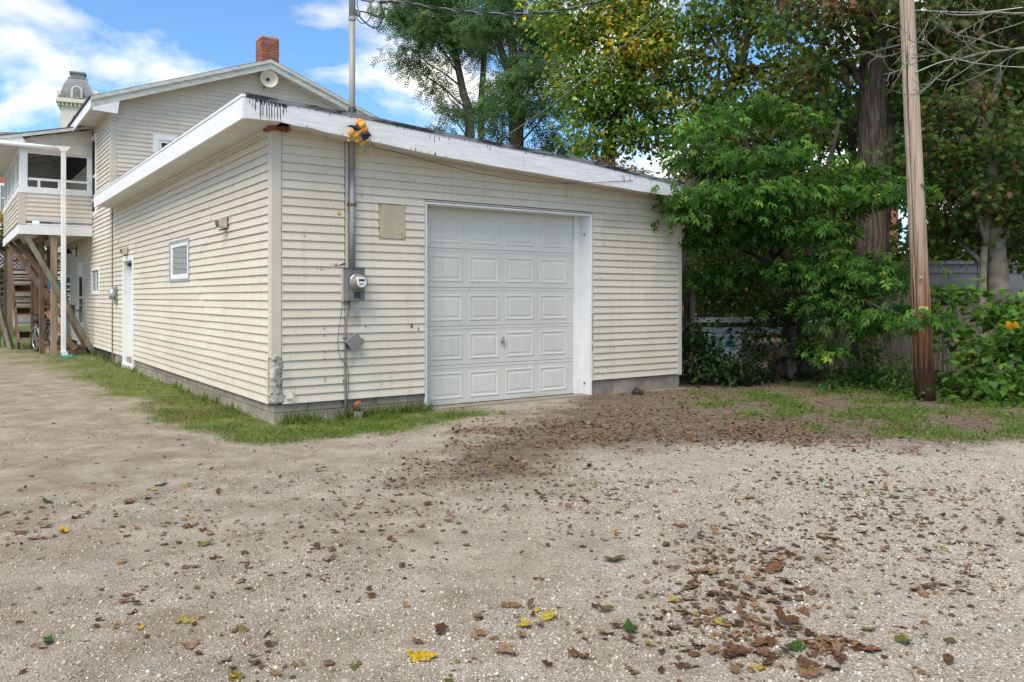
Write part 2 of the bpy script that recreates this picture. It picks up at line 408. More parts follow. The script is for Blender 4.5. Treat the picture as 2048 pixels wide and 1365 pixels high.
# ------------------------------------------------------------------ mesh helpers
class MB:
    def __init__(s): s.v = []; s.f = []
    def add(s, vs, fs):
        o = len(s.v); s.v += [tuple(x) for x in vs]; s.f += [tuple(i + o for i in f) for f in fs]; return s
    def box(s, x0, x1, y0, y1, z0, z1):
        return s.add([(x0, y0, z0), (x1, y0, z0), (x1, y1, z0), (x0, y1, z0), (x0, y0, z1), (x1, y0, z1), (x1, y1, z1), (x0, y1, z1)],
                     [(0, 3, 2, 1), (4, 5, 6, 7), (0, 1, 5, 4), (1, 2, 6, 5), (2, 3, 7, 6), (3, 0, 4, 7)])
    def bar(s, p0, p1, w, h, up=(0, 0, 1)):
        p0, p1 = Vector(p0), Vector(p1); d = (p1 - p0).normalized(); up = Vector(up)
        sx = d.cross(up)
        if sx.length < 1e-4: sx = d.cross(Vector((1, 0, 0)))
        sx.normalize(); sy = sx.cross(d).normalized()
        r = [(-w / 2, -h / 2), (w / 2, -h / 2), (w / 2, h / 2), (-w / 2, h / 2)]
        vs = [p + sx * a + sy * b for p in (p0, p1) for a, b in r]
        return s.add(vs, [(0, 1, 2, 3), (7, 6, 5, 4), (0, 4, 5, 1), (1, 5, 6, 2), (2, 6, 7, 3), (3, 7, 4, 0)])
    def tube(s, pts, rad, n=8, cap=True):
        pts = [Vector(p) for p in pts]
        if not hasattr(rad, "__len__"): rad = [rad] * len(pts)
        vs = []; prev = None
        for i, p in enumerate(pts):
            d = (pts[min(i + 1, len(pts) - 1)] - pts[max(i - 1, 0)])
            d = d.normalized() if d.length > 1e-9 else Vector((0, 0, 1))
            if prev is None:
                a = d.cross(Vector((0.31, 0.95, 0.05)))
                if a.length < .05: a = d.cross(Vector((1, 0, 0)))
            else:
                a = prev - d * prev.dot(d)
                if a.length < 1e-6: a = d.cross(Vector((1, 0, 0)))
            a.normalize(); b = d.cross(a); prev = a
            for k in range(n):
                t = 2 * math.pi * k / n
                vs.append(p + (a * math.cos(t) + b * math.sin(t)) * rad[i])
        fs = []
        for i in range(len(pts) - 1):
            for k in range(n):
                fs.append((i * n + k, i * n + (k + 1) % n, (i + 1) * n + (k + 1) % n, (i + 1) * n + k))
        if cap:
            fs.append(tuple(range(n - 1, -1, -1))); fs.append(tuple((len(pts) - 1) * n + k for k in range(n)))
        return s.add(vs, fs)
    def lathe(s, prof, axis="z", n=20, org=(0, 0, 0)):
        vs = []
        for r, h in prof:
            for k in range(n):
                t = 2 * math.pi * k / n; a, b = r * math.cos(t), r * math.sin(t)
                q = {"z": (a, b, h), "y": (a, h, b), "x": (h, a, b)}[axis]
                vs.append((q[0] + org[0], q[1] + org[1], q[2] + org[2]))
        fs = [(i * n + k, i * n + (k + 1) % n, (i + 1) * n + (k + 1) % n, (i + 1) * n + k) for i in range(len(prof) - 1) for k in range(n)]
        fs.append(tuple(range(n - 1, -1, -1))); fs.append(tuple((len(prof) - 1) * n + k for k in range(n)))
        return s.add(vs, fs)
    def prism(s, poly, lo, hi, axis="y"):
        """poly: 2D outline; extruded along axis between lo and hi."""
        n = len(poly)
        mk = {"y": lambda p, h: (p[0], h, p[1]), "x": lambda p, h: (h, p[0], p[1]), "z": lambda p, h: (p[0], p[1], h)}[axis]
        vs = [mk(p, lo) for p in poly] + [mk(p, hi) for p in poly]
        fs = [tuple(range(n)), tuple(range(2 * n - 1, n - 1, -1))] + [(i, i + n, (i + 1) % n + n, (i + 1) % n) for i in range(n)]
        return s.add(vs, fs)
    def mesh(s, name, mat, smooth=False):
        me = bpy.data.meshes.new(name); me.from_pydata(s.v, [], s.f); me.validate()
        import bmesh
        bm = bmesh.new(); bm.from_mesh(me); bmesh.ops.recalc_face_normals(bm, faces=bm.faces); bm.to_mesh(me); bm.free()
        if mat: me.materials.append(M[mat])
        if smooth:
            for p in me.polygons: p.use_smooth = True
        return me
    def build(s, name, mat, parent=None, smooth=False, bevel=0.0, label=None):
        return link(name, s.mesh(name, mat, smooth), parent, bevel, label)
def link(name, me, parent=None, bevel=0.0, label=None):
    o = bpy.data.objects.new(name, me); COL.objects.link(o)
    if parent is not None: o.parent = parent
    if bevel:
        b = o.modifiers.new("bevel", "BEVEL"); b.width = bevel; b.segments = 2; b.limit_method = "ANGLE"; b.angle_limit = math.radians(40)
    if label: o["label"] = label
    return o
def tag(o, label=None, cat=None, group=None, kind=None):
    if label: o["label"] = label
    if cat: o["category"] = cat
    if group: o["group"] = group
    if kind: o["kind"] = kind
    return o
def thing(name, label, cat, loc, rz=0.0, group=None):
    o = bpy.data.objects.new(name, None); COL.objects.link(o)
    o.location = loc; o.rotation_euler = (0, 0, rz); o.empty_display_size = 0.2
    return tag(o, label, cat, group)
def bthing(name, label, cat, a, b, z, group=None):
    return thing(name, label, cat, bl(a, b, z), TH, group)

# 2D value noise for masks
_H = np.random.default_rng(5).random((256, 256))
def vnoise(x, y, s):
    x = np.asarray(x) * s + 1000; y = np.asarray(y) * s + 1000
    i = np.floor(x).astype(int); j = np.floor(y).astype(int); u = x - i; v = y - j
    u = u * u * (3 - 2 * u); v = v * v * (3 - 2 * v)
    h = lambda a, b: _H[a % 256, b % 256]
    return (h(i, j) * (1 - u) + h(i + 1, j) * u) * (1 - v) + (h(i, j + 1) * (1 - u) + h(i + 1, j + 1) * u) * v
def fbm(x, y, s):
    return (vnoise(x, y, s) + 0.5 * vnoise(x, y, s * 2.1) + 0.25 * vnoise(x, y, s * 4.3)) / 1.75
def poly_sd(x, y, poly):
    """signed distance, negative inside"""
    x = np.asarray(x, float); y = np.asarray(y, float)
    d = np.full(x.shape, 1e9); ins = np.zeros(x.shape, bool); n = len(poly)
    for i in range(n):
        x0, y0 = poly[i]; x1, y1 = poly[(i + 1) % n]
        ex, ey = x1 - x0, y1 - y0; t = np.clip(((x - x0) * ex + (y - y0) * ey) / (ex * ex + ey * ey + 1e-12), 0, 1)
        d = np.minimum(d, np.hypot(x - x0 - t * ex, y - y0 - t * ey))
        c = ((y0 > y) != (y1 > y)) & (x < (x1 - x0) * (y - y0) / (y1 - y0 + 1e-12) + x0)
        ins ^= c
    return np.where(ins, -d, d)

def ab_poly(pts): return [tuple(bl(a, b).xy) for a, b in pts]
TURF_STRIP = ab_poly([(0.3, 0), (-0.38, -0.82), (-0.60, -0.62), (-0.66, 0), (-0.78, 1.4), (-1.04, 6.9), (-1.15, 14.6), (-1.5, 17), (-6, 17.6), (-60, 22), (-60, 200), (30, 200), (30, 30), (0.3, 20)])
TURF_FRONT = ab_poly([(-0.5, 0.1), (-0.72, -0.75), (-0.4, -1.08), (0.28, -1.20), (1.19, -1.0), (1.75, -0.85), (2.3, -0.70), (2.4, -0.35), (1.8, -0.1), (1.6, 0.1)])
SOIL = [gnd(*p) for p in ((1020, 838), (1180, 792), (1340, 776))] + [bl(6.1, 0.3).xy[:], bl(6.1, 14).xy[:], (60, 40), (60, 6.5)] + [gnd(*p) for p in ((2048, 885), (1800, 893), (1500, 886), (1350, 884), (1200, 905), (1060, 950), (890, 955), (830, 928), (950, 870))]
WEEDS = [gnd(*p) for p in ((1390, 800), (1480, 782), (1640, 765), (2048, 770), (2400, 800), (2400, 890), (2048, 882), (1800, 878), (1620, 845), (1430, 835))]
def masks(X, Y):
    n = (fbm(X, Y, 1.7) - 0.5) * 0.7 + (vnoise(X, Y, 9) - 0.5) * 0.22
    st = lambda d, w: np.clip(0.5 - (d + n * w[1]) / w[0], 0, 1)
    soil = st(poly_sd(X, Y, SOIL), (0.75, 1.7))
    weeds = st(poly_sd(X, Y, WEEDS), (0.5, 1.6)) * np.clip((fbm(X + 7, Y, 2.3) - 0.47) * 7, 0, 1)
    turf = np.maximum(st(poly_sd(X, Y, TURF_STRIP), (0.40, 0.85)), st(poly_sd(X, Y, TURF_FRONT), (0.35, 0.8)))
    return soil, weeds, turf
def ghz(X, Y):
    X = np.asarray(X, float); Y = np.asarray(Y, float)
    near = np.clip(1 - (np.hypot(X, Y - 6) - 8) / 6, 0, 1)
    a, b = to_ab(X, Y)
    free = np.clip(np.maximum(-a, -b) / 0.8, 0, 1)
    return ((fbm(X, Y, 0.8) - 0.5) * 0.045 + (vnoise(X, Y, 5) - 0.5) * 0.010) * near * free

# ================================================================== GROUND
def build_ground():
    near = 0.06
    xs = np.concatenate([-np.geomspace(400, 9.5, 34), np.arange(-9, 9.01, near), np.geomspace(9.5, 400, 34)])
    ys = np.concatenate([[-60, -20, -8, -3, 0], np.arange(1.6, 14.01, near), np.geomspace(14.3, 700, 46)])
    nx, ny = len(xs), len(ys)
    X, Y = np.meshgrid(xs, ys)
    X = X.ravel(); Y = Y.ravel()
    Z = ghz(X, Y)
    soil, weeds, turf = masks(X, Y)
    pale = np.clip(0.5 + 0.16 * (X - 0.2) + 0.05 * (Y - 6) , 0, 1)
    a, b = to_ab(X, Y)
    pale = pale * np.clip(1 - (b - 2) / 5, 0.10, 1)
    i, j = np.meshgrid(np.arange(nx - 1), np.arange(ny - 1))
    q = (j * nx + i).ravel()
    F = np.stack([q, q + 1, q + nx + 1, q + nx], 1)
    cx = (X[F[:, 0]] + X[F[:, 2]]) / 2; cy = (Y[F[:, 0]] + Y[F[:, 2]]) / 2
    so_, we_, tu_ = masks(cx, cy)
    far = (cy > 60) | (np.abs(cx) > 40)
    is_turf = (tu_ > 0.5) | far
    is_soil = (so_ > 0.5) & ~is_turf
    for name, sel in (("ground", is_soil), ("lawn", is_turf), ("gravel_driveway", ~(is_soil | is_turf))):
        f = F[sel]; u, inv = np.unique(f, return_inverse=True); inv = inv.reshape(f.shape)
        me = bpy.data.meshes.new(name)
        me.vertices.add(len(u)); me.vertices.foreach_set("co", np.stack([X[u], Y[u], Z[u]], 1).astype(np.float32).ravel())
        me.loops.add(f.size); me.loops.foreach_set("vertex_index", inv.ravel().astype(np.int32))
        me.polygons.add(len(f)); me.polygons.foreach_set("loop_start", np.arange(0, f.size, 4, dtype=np.int32)); me.polygons.foreach_set("loop_total", np.full(len(f), 4, np.int32))
        me.update(calc_edges=True); me.validate()
        for p in me.polygons: pass
        me.polygons.foreach_set("use_smooth", np.ones(len(me.polygons), bool))
        at_ = me.attributes.new("cover", "FLOAT_COLOR", "POINT")
        farv = (Y[u] > 60) | (np.abs(X[u]) > 40)
        c = np.stack([soil[u] * 0.94, np.maximum(np.maximum(turf[u], 0.75 * weeds[u] * soil[u]), farv), pale[u], np.ones(len(u))], 1)
        at_.data.foreach_set("color", c.astype(np.float32).ravel())
        me.materials.append(M["ground_mix"])
        o = link(name, me)
        tag(o, {"ground": "bare brown soil in front of the fence and garage door", "lawn": "strip of green turf along the garage and far lawn",
                "gravel_driveway": "pale gravel driveway strewn with fallen leaves"}[name], None, None, "structure")
build_ground()

# ================================================================== SIDING
PITCH = 0.0917
def board_mesh(mat):
    p = PITCH
    mb = MB()
    prof = [(0.004, 0.010), (-0.016, 0.010), (-0.017, 0.0), (-0.022, 0.0), (-0.0225, 0.004), (-0.004, p + 0.012), (0.004, p + 0.012)]
    mb.v = [(0, y, z) for y, z in prof] + [(1, y, z) for y, z in prof]
    n = len(prof)
    mb.f = [tuple(range(n)), tuple(range(2 * n - 1, n - 1, -1))] + [(i, i + n, (i + 1) % n + n, (i + 1) % n) for i in range(n)]
    return mb.mesh("siding_board", mat)
BOARD = {k: board_mesh(k) for k in ("siding", "siding_clean")}
def siding(parent, axis, plane, lo, hi, z0, rows, mat="siding", holes=(), clip=None, joint=None, pitch=PITCH, kmin=0):
    for k in range(kmin, rows):
        z = z0 + k * pitch
        iv = [(lo, hi)]
        if clip:
            c = clip(z, z + pitch)
            if c is None: continue
            iv = [(max(lo, c[0]), min(hi, c[1]))]
        for ha, hb, za, zb in holes:
            if za < z + pitch * 0.5 < zb:
                nv = []
                for a, b in iv:
                    if hb <= a or ha >= b: nv.append((a, b)); continue
                    if ha > a: nv.append((a, ha))
                    if hb < b: nv.append((hb, b))
                iv = nv
        for a, b in iv:
            cuts = [a]
            if joint:
                x = a + R.uniform(0.35, 1.0) * joint
                while x < b - 0.35:
                    cuts.append(x); x += joint * R.uniform(0.8, 1.1)
            cuts.append(b)
            for s0, s1 in zip(cuts[:-1], cuts[1:]):
                if s1 - s0 < 0.02: continue
                o = link("siding_board", BOARD[mat], parent)
                dn = R.uniform(-0.0012, 0.0012) - (.0045 if joint and cuts.index(s0) % 2 else 0)
                g = 0.014 if s0 != a else 0.0
                if axis == "a":
                    o.location = (s0 + g, plane + dn, z + R.uniform(-0.001, 0.001)); o.scale = (s1 - s0 - g, 1, pitch / PITCH)
                else:
                    o.rotation_euler = (0, 0, -math.pi / 2)
                    o.location = (plane + dn, s1 - g, z + R.uniform(-0.001, 0.001)); o.scale = (s1 - s0 - g, 1, pitch / PITCH)

# ================================================================== GARAGE
LA = 6.12; LB = 9.75
RT = [(-.38, 3.353), (.74, 3.31), (1.66, 3.245), (2.8, 3.185), (3.97, 3.130), (4.74, 3.057), (5.6, 2.975), (6.42, 2.90)]
RB = [(-.38, 3.118), (.3, 3.098), (.644, 3.056), (1.09, 3.028), (1.72, 2.968), (2.69, 2.912), (3.86, 2.852), (4.92, 2.80), (5.6, 2.772), (6.42, 2.735)]
zt = lambda a: float(np.interp(a, *zip(*RT)))
zb = lambda a: float(np.interp(a, *zip(*RB)))
G = thing("garage", "cream vinyl sided flat roofed garage with a white sectional door and white fascia", "garage", C0, TH)
DA0, DA1, DZ = 1.845, 4.365, 2.445
WB = (3.47, 4.63, 1.60, 2.145)
SDB = (7.63, 8.55, 0.0, 2.05)
mb = MB()
mb.box(0.004, DA0 - .01, 0.006, 0.14, 0.2, 3.12); mb.box(DA1 + .01, LA - .004, 0.006, 0.14, 0.2, 2.78); mb.box(DA0 - .01, DA1 + .01, 0.006, 0.14, DZ + .012, 2.86)
mb.box(0.006, 0.14, 0.141, WB[0], 0.2, 3.12); mb.box(0.006, 0.14, WB[0], WB[1], 0.2, WB[2]); mb.box(0.006, 0.14, WB[0], WB[1], WB[3], 3.12)
mb.box(0.006, 0.14, WB[1], SDB[0], 0.2, 3.12); mb.box(0.006, 0.14, SDB[0], SDB[1], SDB[3], 3.12); mb.box(0.006, 0.14, SDB[1], LB, 0.2, 3.12)
mb.box(LA - .14, LA - .006, 0.141, LB, 0.2, 2.70); mb.box(0.15, LA - .15, LB - .14, LB - .01, 0.2, 2.72)
mb.box(0.15, LA - .15, 0.45, LB - .2, 0.0, 0.02)
mb.build("wall", "joint_dark", G)
holesF = [(DA0 - .035, DA1 + .03, -1, DZ + .02)]
def clipF(z0, z1):
    if z1 < 2.76: return (0, LA)
    for a in np.arange(LA, 0, -0.02):
        if zt(a) - 0.09 > z1: return (0, a)
    return None
# left of the service mast, right of it, all above the foundation
siding(G, "a", 0.0, 0.095, 0.800, 0.208, 32, clip=clipF, holes=holesF)
siding(G, "a", 0.0, 0.812, LA - .06, 0.208, 32, clip=clipF, holes=holesF + [(1.215, 1.555, 2.02, 2.405)])
siding(G, "b", 0.0, 0.085, LB - .01, 0.208, 32, holes=[(WB[0] - .01, WB[1] + .01, WB[2] - .01, WB[3] + .01), (SDB[0] - .05, SDB[1] + .05, -1, SDB[3] + .04)], joint=3.0)
MB().box(-.022, .09, -.022, .085, .70, 3.12).build("corner_post", "trim_cream", G, bevel=.004)
MB().box(-.020, .0, 0.086, .125, .208, .70).build("corner_trim", "trim_cream", G)
MB().box(LA - .062, LA + .022, -.022, .085, .19, 2.80).build("corner_post", "trim_cream", G, bevel=.004)
mb = MB().box(-.03, .0, LB - .008, LB + .085, .1, 3.12)
mb.build("joint_trim", "wood_post", G, label="brown stained vertical joint strip at the back end of the garage")
# rough cement smeared over the broken corner
mb = MB(); nz = 13
for i in range(nz):
    z = .205 + .53 * i / (nz - 1)
    w = .085 + R.uniform(-.02, .035) - .02 * (i / nz)
    for (x, y) in ((-.028 + R.uniform(-.008, .004), w * .75), (-.03 + R.uniform(-.006, .006), -.03 + R.uniform(-.006, .006)), (w * .45, -.034 + R.uniform(-.012, .004)), (w + .02, -.026 + R.uniform(-.012, .006)), (w + .03, .02), (0.0, .04)):
        mb.v.append((x, y, z + R.uniform(-.008, .008)))
for i in range(nz - 1):
    for k in range(6):
        mb.f.append((i * 6 + k, i * 6 + (k + 1) % 6, i * 6 + 6 + (k + 1) % 6, i * 6 + 6 + k))
mb.f += [tuple(range(5, -1, -1)), tuple((nz - 1) * 6 + k for k in range(6))]
o = mb.build("cement_patch", "mortar_patch", G, smooth=True, label="rough grey cement patch on the broken corner post")
sb = o.modifiers.new("sub", "SUBSURF"); sb.levels = 2; sb.render_levels = 2
tx = bpy.data.textures.new("patch_noise", "CLOUDS"); tx.noise_scale = .035
dm = o.modifiers.new("disp", "DISPLACE"); dm.texture = tx; dm.strength = .022; dm.texture_coords = "LOCAL"
# torn, curled siding end beside the patch
mb = MB(); ns = 9
for i in range(ns):
    t = i / (ns - 1); ang = t * 2.6
    mb.v += [(.125 + .10 * t, -.03 - .035 * math.sin(ang), .335 - .03 * t + .02 * (1 - math.cos(ang))), (.135 + .09 * t, -.026 - .045 * math.sin(ang * .9), .262 + .02 * t)]
for i in range(ns - 1): mb.f.append((2 * i, 2 * i + 2, 2 * i + 3, 2 * i + 1))
o = mb.build("torn_siding", "siding", G, label="torn siding end curling away from the wall")
o.modifiers.new("solid", "SOLIDIFY").thickness = .003
mb = MB()
for (a, z, w, h) in ((.562, .985, .006, .03), (.562, .905, .005, .025), (.566, .735, .007, .028), (.566, .655, .006, .03), (.57, .425, .005, .045), (1.63, .985, .014, .045), (1.72, .95, .006, .05), (1.05, 1.0, .005, .04), (1.0, .86, .03, .02), (.79, 1.70, .04, .02), (.75, 1.69, .03, .012), (.70, 1.685, .025, .010), (.52, 1.66, .004, .02), (1.66, 1.3, .004, .02), (4.62, 2.05, .006, .03), (4.55, 1.6, .004, .02)):
    mb.add([(a - w, -.0245, z), (a + w, -.0245, z + .004), (a + w * .5, -.0215, z + h), (a - w * .3, -.0215, z + h * .8)], [(0, 1, 2, 3)])
o = mb.build("siding_chip", "charcoal", G); o["kind"] = "stuff"; o.modifiers.new("solid", "SOLIDIFY").thickness = .002
# foundation blocks: a course of blocks and a thin cap course
def blocks(axis, lo, hi, step, z0, z1, off, depth=.16, first=None):
    x = lo; k = 0
    while x < hi - .02:
        L = (first if (k == 0 and first) else step * R.uniform(.98, 1.02)); e = min(x + L, hi); g = .0025
        d = R.uniform(-.004, .003)
        if axis == "a": MB().box(x + g, e - g, off + d, off + depth, z0, z1 - .006).build("concrete_block", "foundation", G, bevel=.004)
        else: MB().box(off + d, off + depth, x + g, e - g, z0, z1 - .006).build("concrete_block", "foundation", G, bevel=.004)
        x = e; k += 1
blocks("b", .165, SDB[0] - .04, .374, -.14, .118, .012)
blocks("b", .165, SDB[0] - .04, .374, .118, .204, .012, first=.19)
blocks("b", SDB[1] + .04, LB, .374, -.14, .2, .012)
blocks("a", .012, DA0 - .03, .40, -.14, .118, .012, first=.2)
blocks("a", .012, DA0 - .03, .40, .118, .204, .012, first=.38)
blocks("a", DA1 + .03, LA, .40, -.14, .2, .012)
mb = MB().box(.03, DA0 - .03, .03, .14, -.14, .2); mb.box(DA1 + .03, LA, .03, .14, -.14, .196); mb.box(.03, .14, .15, LB, -.14, .2)
mb.build("mortar_bed", "foundation", G)
MB().box(DA0 - .035, DA1 + .035, -.02, .40, -.14, .012).build("door_sill", "foundation", G)
# roof, fascias, soffits, tar
ax = [-.38, .3, .74, 1.2, 1.66, 2.2, 2.8, 3.4, 3.97, 4.4, 4.74, 5.2, 5.6, 6.0, 6.42]
mb = MB()
for a in ax: mb.v += [(a, -.295, zt(a) - .02), (a, 9.98, zt(a) - .02), (a, -.295, zt(a) - .09), (a, 9.98, zt(a) - .09)]
for i in range(len(ax) - 1):
    k = 4 * i; mb.f += [(k, k + 4, k + 5, k + 1), (k + 2, k + 3, k + 7, k + 6), (k, k + 2, k + 6, k + 4), (k + 1, k + 5, k + 7, k + 3)]
mb.f += [(0, 1, 3, 2), (4 * len(ax) - 4, 4 * len(ax) - 2, 4 * len(ax) - 1, 4 * len(ax) - 3)]
mb.build("roof", "roof_membrane", G)
def strip(name, mat, a_list, top, bot, y0, y1, **kw):
    mb = MB()
    for a in a_list: mb.v += [(a, y0, top(a)), (a, y1, top(a)), (a, y0, bot(a)), (a, y1, bot(a))]
    for i in range(len(a_list) - 1):
        k = 4 * i; mb.f += [(k, k + 4, k + 5, k + 1), (k + 2, k + 3, k + 7, k + 6), (k, k + 2, k + 6, k + 4), (k + 1, k + 5, k + 7, k + 3)]
    n = 4 * len(a_list); mb.f += [(0, 1, 3, 2), (n - 4, n - 2, n - 1, n - 3)]
    return mb.build(name, mat, G, **kw)
fx = [round(-.38 + i * 6.8 / 40, 3) for i in range(41)]
wob = {a: R.uniform(-.004, .004) for a in fx}
def fbot(a):                       # the rotten notch near the corner
    n = 0.022 * max(0, 1 - abs(a + .06) / .16) ** .5 if abs(a + .06) < .16 else 0
    return zb(a) + wob.get(a, 0) + n
fr = [a for a in fx if a <= 3.05]; fr2 = [a for a in fx if a >= 2.99]
strip("fascia_board", "fascia_paint", fr, lambda a: zt(a) - .012, fbot, -.332, -.30, label="white fascia board over the garage door with black tar drips")
strip("fascia_board", "fascia_paint", [fr[-1] + .004] + fr2[1:], lambda a: zt(a) - .012, fbot, -.331, -.30)
strip("roof_edge", "roof_edge", fx, lambda a: zt(a) + .012 + .4 * wob.get(a, 0), lambda a: zt(a) - .030 - 1.5 * abs(wob.get(a, 0)), -.340, -.29)
MB().box(-.412, -.38, -.332, 9.42, 3.112, 3.325).build("fascia_board", "white_paint", G, label="long white fascia board along the side eave")
MB().box(-.420, -.36, -.338, 9.42, 3.326, 3.352).build("roof_flashing", "white_paint", G)
mb = MB()
for i in range(60):                # ragged shingle edge above the flashing
    b0 = -.30 + i * .162
    mb.box(-.405 + R.uniform(-.012, .01), -.2, b0, b0 + .158, 3.353, 3.362 + R.uniform(0, .014))
mb.build("roof_felt", "roof_edge", G)
mb = MB().box(-.379, -.001, -.299, 9.42, 3.128, 3.140)
mb.build("soffit", "soffit_paint", G, label="plain soffit panel under the side eave")
MB().box(-.379, -.002, 9.395, 9.419, 3.14, 3.33).build("eave_return", "white_paint", G)
MB().box(-.05, -.017, .09, 9.38, 3.085, 3.126).build("frieze_strip", "soffit_paint", G)
strip("soffit", "soffit_paint", [a for a in fx if a > .0], lambda a: zb(a) + .034, lambda a: zb(a) + .022, -.299, -.001)
# rotten brown wood above the corner post
mb = MB()
for i in range(7):
    x = -.06 + i * .03
    mb.box(x, x + .028, -.10 + R.uniform(-.03, .02), .02, 3.10 - R.uniform(0, .02), 3.127)
for i in range(4):
    mb.box(-.05, -.02, .02 + i * .035, .05 + i * .035, 3.085 + R.uniform(0, .02), 3.127)
mb.build("rotten_wood", "rust", G, label="rust brown rotten wood above the corner post")
# tar drips: thin raised runs on the fascia
mb = MB()
drips = [(-.34, .05, .04), (-.31, .03, .09), (-.285, .06, .10), (-.235, .03, .20), (-.21, .02, .18), (-.17, .04, .17), (-.145, .06, .18), (-.12, .05, .17), (-.09, .06, .16), (-.06, .07, .15), (-.03, .05, .17), (0.0, .04, .11), (.03, .04, .07), (.50, .03, .035), (1.70, .05, .05), (1.76, .05, .09), (1.82, .055, .05), (1.95, .05, .03), (2.48, .03, .05), (2.52, .03, .07), (3.05, .03, .03), (4.66, .09, .06), (4.69, .10, .09), (4.80, .04, .09), (4.9, .03, .05), (5.2, .03, .05)]
for a, d0, L in drips:
    w = R.uniform(.002, .0055); z1 = zt(a) - .02 - d0 * .6; z0 = z1 - L
    y = -.3335
    mb.v += [(a - w * .6, y, z1), (a + w * .6, y, z1), (a + w, y - .002, (z0 * 2 + z1) / 3), (a, y, z0), (a - w, y - .002, (z0 * 2 + z1) / 3)]
    n = len(mb.v); mb.f.append((n - 5, n - 1, n - 2, n - 3, n - 4))
for i in range(34):
    a = -.30 + R.random() * .34; z1 = zt(a) - .034; w = R.uniform(.004, .010); L = R.uniform(.012, .05); y = -.3336
    mb.v += [(a - w, y, z1 + .01), (a + w, y, z1 + .01), (a + w * .5, y, z1 - L), (a - w * .5, y, z1 - L)]; n = len(mb.v); mb.f.append((n - 4, n - 1, n - 2, n - 3))
for i in range(40):
    a = -.2 + R.random() * 6.2; z1 = zt(a) - .040; w = R.uniform(.002, .005); L = R.uniform(.008, .025); y = -.3336
    mb.v += [(a - w, y, z1 + .01), (a + w, y, z1 + .01), (a + w * .3, y, z1 - L), (a - w * .3, y, z1 - L)]; n = len(mb.v); mb.f.append((n - 4, n - 1, n - 2, n - 3))
for i in range(14):                # chips along the lower edge
    a = .1 + R.random() * 2.5; z0 = zb(a) + .004; w = R.uniform(.003, .008)
    mb.v += [(a - w, -.3336, z0), (a + w, -.3336, z0), (a + w * .6, -.3336, z0 + R.uniform(.01, .04)), (a - w * .4, -.3336, z0 + R.uniform(.01, .03))]; n = len(mb.v); mb.f.append((n - 4, n - 3, n - 2, n - 1))
o = mb.build("tar_drip", "tar", G); o["kind"] = "stuff"
o.modifiers.new("solid", "SOLIDIFY").thickness = .0025

# ---- garage door, jambs and trim
RC = 0.215
gd = link("garage_door", MB().box(DA0 - .005, DA1 - .11, RC + .012, RC + .045, .014, DZ + .0).mesh("garage_door", "door_white"), G, label="white sectional garage door with raised panels")
SH = 0.482
pcols = [(2.008, 2.468), (2.566, 3.018), (3.122, 3.572), (3.676, 4.128)]
secm = {}
for k in range(5):
    z0 = .018 + k * SH; z1 = min(z0 + SH - .006, DZ)
    MB().box(DA0 - .003, DA1 - .115, RC, RC + .010, z0, z1).build("door_section", "door_white", gd, bevel=.003)
    MB().box(DA0 - .003, DA1 - .115, RC - .004, RC - .0005, z1 - .030, z1 - .018).build("section_rib", "door_white", gd)
    for (a0, a1) in pcols:
        key = round(a1 - a0, 3)
        if key not in secm:
            w, h = a1 - a0, .330
            pm_ = MB(); y = -.0008; mo = .007
            lv = [(0, y), (.008, y - mo * .85), (.022, y - mo * .85), (.032, y + .0005), (.050, y + .0005), (.066, y - mo * .6)]
            for ins, yy in lv: pm_.v += [(ins, yy, ins), (w - ins, yy, ins), (w - ins, yy, h - ins), (ins, yy, h - ins)]
            for i in range(len(lv) - 1):
                for q in range(4): pm_.f.append((4 * i + q, 4 * i + (q + 1) % 4, 4 * i + 4 + (q + 1) % 4, 4 * i + 4 + q))
            n = 4 * (len(lv) - 1); pm_.f.append((n, n + 1, n + 2, n + 3))
            secm[key] = pm_.mesh("raised_panel", "door_white")
        o = link("raised_panel", secm[key], gd); o.location = (a0, RC, z0 + .064)
mb = MB().lathe([(.001, -.030), (.024, -.026), (.026, -.004), (.026, 0)], "y", 14, (3.072, RC, .775))
mb.bar((3.068, RC - .03, .83), (3.080, RC - .05, .705), .017, .012)
mb.build("door_handle", "galvanised", gd, smooth=False)
MB().box(DA0 - .003, DA1 - .115, RC - .008, RC + .008, .004, .0185).build("bottom_seal", "black_rubber", gd)
MB().box(DA1 - .005, DA1 + .03, -.018, RC + .06, .012, DZ).build("door_jamb", "jamb_white", G, bevel=.004)
MB().box(DA1 - .112, DA1 - .006, RC - .03, RC + .05, .012, DZ).build("door_stop", "jamb_white", G, bevel=.003)
MB().box(DA0 - .028, DA0 - .006, -.016, RC + .06, .012, DZ).build("door_jamb", "jamb_white", G)
MB().box(DA0 - .028, DA1 + .03, -.018, RC + .06, DZ + .001, DZ + .022).build("door_header", "jamb_white", G)
MB().box(DA0 - .042, DA0 - .029, -.024, .002, .20, DZ + .03).build("door_trim", "trim_cream", G)
MB().box(DA1 + .031, DA1 + .046, -.024, .002, .20, DZ + .03).build("door_trim", "trim_cream", G)
MB().box(DA0 - .042, DA1 + .046, -.024, .002, DZ + .0302, DZ + .044).build("door_trim", "trim_cream", G)
mb = MB().box(DA1 + .0305, DA1 + .033, -.026, -.005, .75, 1.12); mb.box(DA1 + .0305, DA1 + .033, -.026, -.012, .60, .70)
mb.build("rust_streak", "rust", G)
mb = MB()
for z in (2.2, .17): MB().lathe([(.013, 0), (.013, -.02), (.008, -.026)], "x", 10, (DA1 - .006, .09, z)).build("hinge_bolt", "galvanised", G)

